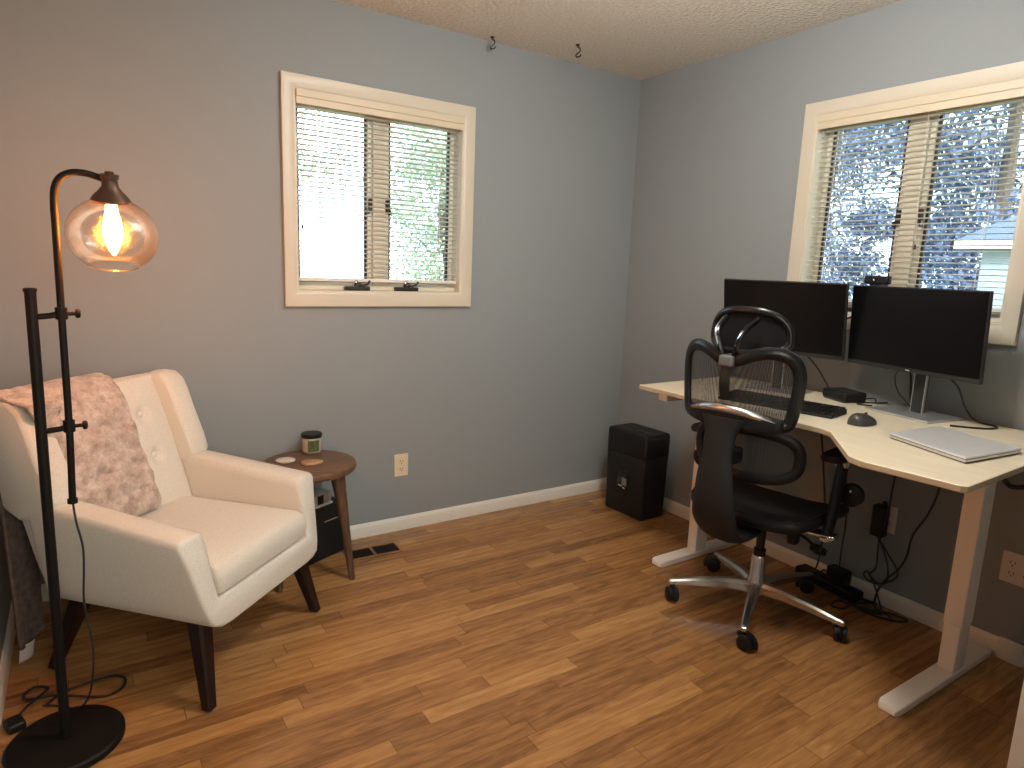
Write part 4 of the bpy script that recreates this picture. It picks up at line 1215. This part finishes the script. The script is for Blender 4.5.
# ------------------------------------------------------------------ outdoors
GZ0 = -.45
M['grass'] = leaf_mat('lawn_grass', (.10, .15, .05), (.20, .26, .09), .9)
gr = MB().box2((-40, .6, GZ0 - .2), (60, 60, GZ0)); gr.box2((.6, -30, GZ0 - .2), (60, .6, GZ0)); gr.box2((-40, -30, GZ0 - .2), (.6, -4.2, GZ0))
tag(gr.build('ground', M['grass'], smooth=0), 'green lawn outside the windows', 'ground', kind='structure')
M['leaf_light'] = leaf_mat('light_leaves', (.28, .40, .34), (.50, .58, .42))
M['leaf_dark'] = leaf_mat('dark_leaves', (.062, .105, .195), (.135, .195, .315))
M['bark'] = mat('grey_bark', (.10, .085, .07), .9, nscale=14, namt=.4, bump=.8, bscale=30, bdist=.02)
def tree(label, loc, h, r, n, m, seed, size=.16, z0=.22, group='trees in the garden'):
    rnd = random.Random(seed)
    t = thing('tree', label, 'tree', (loc[0], loc[1], GZ0), 0, group)
    b = MB()
    tr = catmull([(0, 0, 0), (rnd.uniform(-.1, .1), rnd.uniform(-.1, .1), h * .3), (rnd.uniform(-.2, .2), rnd.uniform(-.2, .2), h * .6), (rnd.uniform(-.2, .2), rnd.uniform(-.2, .2), h * .92)], 4)
    b.tube(tr, lambda q: .035 * h * (1 - q * .85) * .7 + .01, 9)
    for k in range(7):
        a = rnd.uniform(0, 2 * PI); z = h * rnd.uniform(.3, .75); L_ = r * rnd.uniform(.5, .8)
        b.tube([(0, 0, z), (math.cos(a) * L_ * .5, math.sin(a) * L_ * .5, z + .25 * L_), (math.cos(a) * L_, math.sin(a) * L_, z + .6 * L_)], lambda q: .03 * (1 - q * .7), 6)
    b.build('trunk', M['bark'], t)
    blobs = []
    for k in range(44):
        zz = z0 + (1 - z0) * rnd.random()
        prof_ = math.sin(PI * min(1, max(.08, (zz - z0 * .6) / (1.05 - z0 * .6)))) ** .6
        a = rnd.uniform(0, 2 * PI); q = r * prof_ * math.sqrt(rnd.random()) * .85
        blobs.append((Vector((q * math.cos(a), q * math.sin(a), h * zz)), r * rnd.uniform(.22, .42)))
    V, F = [], []
    for k in range(n):
        c, br = rnd.choice(blobs)
        dvec = Vector((rnd.gauss(0, 1), rnd.gauss(0, 1), rnd.gauss(0, .8))).normalized() * br * (rnd.random() ** .4)
        p = c + dvec
        if p.z < .02: continue
        s_ = size * rnd.uniform(.6, 1.3)
        a = Vector((rnd.gauss(0, 1), rnd.gauss(0, 1), rnd.gauss(0, 1))).normalized()
        e = a.orthogonal().normalized(); f = a.cross(e)
        i0 = len(V)
        V += [p - e * s_ * .5, p + f * s_ * .3 - e * .1 * s_, p + e * s_ * .6 + a * s_ * .1, p - f * s_ * .3 - e * .1 * s_]
        F.append((i0, i0 + 1, i0 + 2, i0 + 3))
    me = bpy.data.meshes.new('foliage')
    me.from_pydata(V, [], F)
    me.materials.append(m)
    fo = bpy.data.objects.new('foliage', me); COL.objects.link(fo); fo.parent = t
    return t
# behind the back wall window
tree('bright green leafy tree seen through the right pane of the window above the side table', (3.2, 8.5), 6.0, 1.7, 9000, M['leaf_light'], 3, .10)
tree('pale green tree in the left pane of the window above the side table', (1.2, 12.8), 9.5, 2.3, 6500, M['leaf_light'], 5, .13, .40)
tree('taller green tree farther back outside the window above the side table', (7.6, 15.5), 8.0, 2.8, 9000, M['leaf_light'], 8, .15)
# behind the desk window
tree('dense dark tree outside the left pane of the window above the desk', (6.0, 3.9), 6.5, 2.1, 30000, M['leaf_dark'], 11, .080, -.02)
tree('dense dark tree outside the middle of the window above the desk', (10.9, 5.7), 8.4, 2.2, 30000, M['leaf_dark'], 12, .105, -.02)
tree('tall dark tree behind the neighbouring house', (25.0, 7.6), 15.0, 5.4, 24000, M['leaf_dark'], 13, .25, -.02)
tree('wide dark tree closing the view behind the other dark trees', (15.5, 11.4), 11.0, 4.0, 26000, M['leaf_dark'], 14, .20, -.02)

# neighbour's house
t = thing('house', 'pale blue-white neighbouring house with a grey hipped roof', 'house', (14.0, 1.95, GZ0), R(0))
M['siding'] = mat('pale_siding', (.40, .50, .58), .7)
M['shingle'] = mat('grey_shingle', (.11, .15, .21), .85, nscale=30, namt=.25)
hw0, hw1, hd0, hd1, hz = -4.5, 1.75, 0.0, 6.0, 2.75
b = MB().box2((hd0, hw0, 0), (hd1, hw1, hz)); b.build('house_wall', M['siding'], t, smooth=0)
ov = .45
ro = MB()
e0 = [(hd0 - ov, hw0 - ov, hz), (hd1 + ov, hw0 - ov, hz), (hd1 + ov, hw1 + ov, hz), (hd0 - ov, hw1 + ov, hz)]
rz_ = hz + 2.3
ridge = [((hd0 + hd1) / 2, hw0 + 2.6, rz_), ((hd0 + hd1) / 2, hw1 - 2.6, rz_)]
ro.add(e0 + ridge, [(0, 1, 4), (1, 2, 5, 4), (2, 3, 5), (3, 0, 4, 5), (3, 2, 1, 0)])
ro.build('house_roof', M['shingle'], t, smooth=0)
b = MB()
b.box2((hd0 - ov, hw0 - ov, hz - .16), (hd0 - ov + .05, hw1 + ov, hz + .02)); b.box2((hd0 - ov, hw1 + ov - .05, hz - .16), (hd1 + ov, hw1 + ov, hz + .02))
b.build('fascia', M['slat'], t, smooth=0)
for y0 in (-.6, -2.6):
    f = MB().box2((hd0 - .04, y0 - .06, .85), (hd0, y0 + 1.0, 2.25)).build('house_window', M['slat'], t, smooth=0)
    MB().box2((hd0 - .05, y0, .92), (hd0 - .04, y0 + .94, 2.18)).build('window_pane', mat('dark_pane', (.10, .10, .12), .1), f, smooth=0)
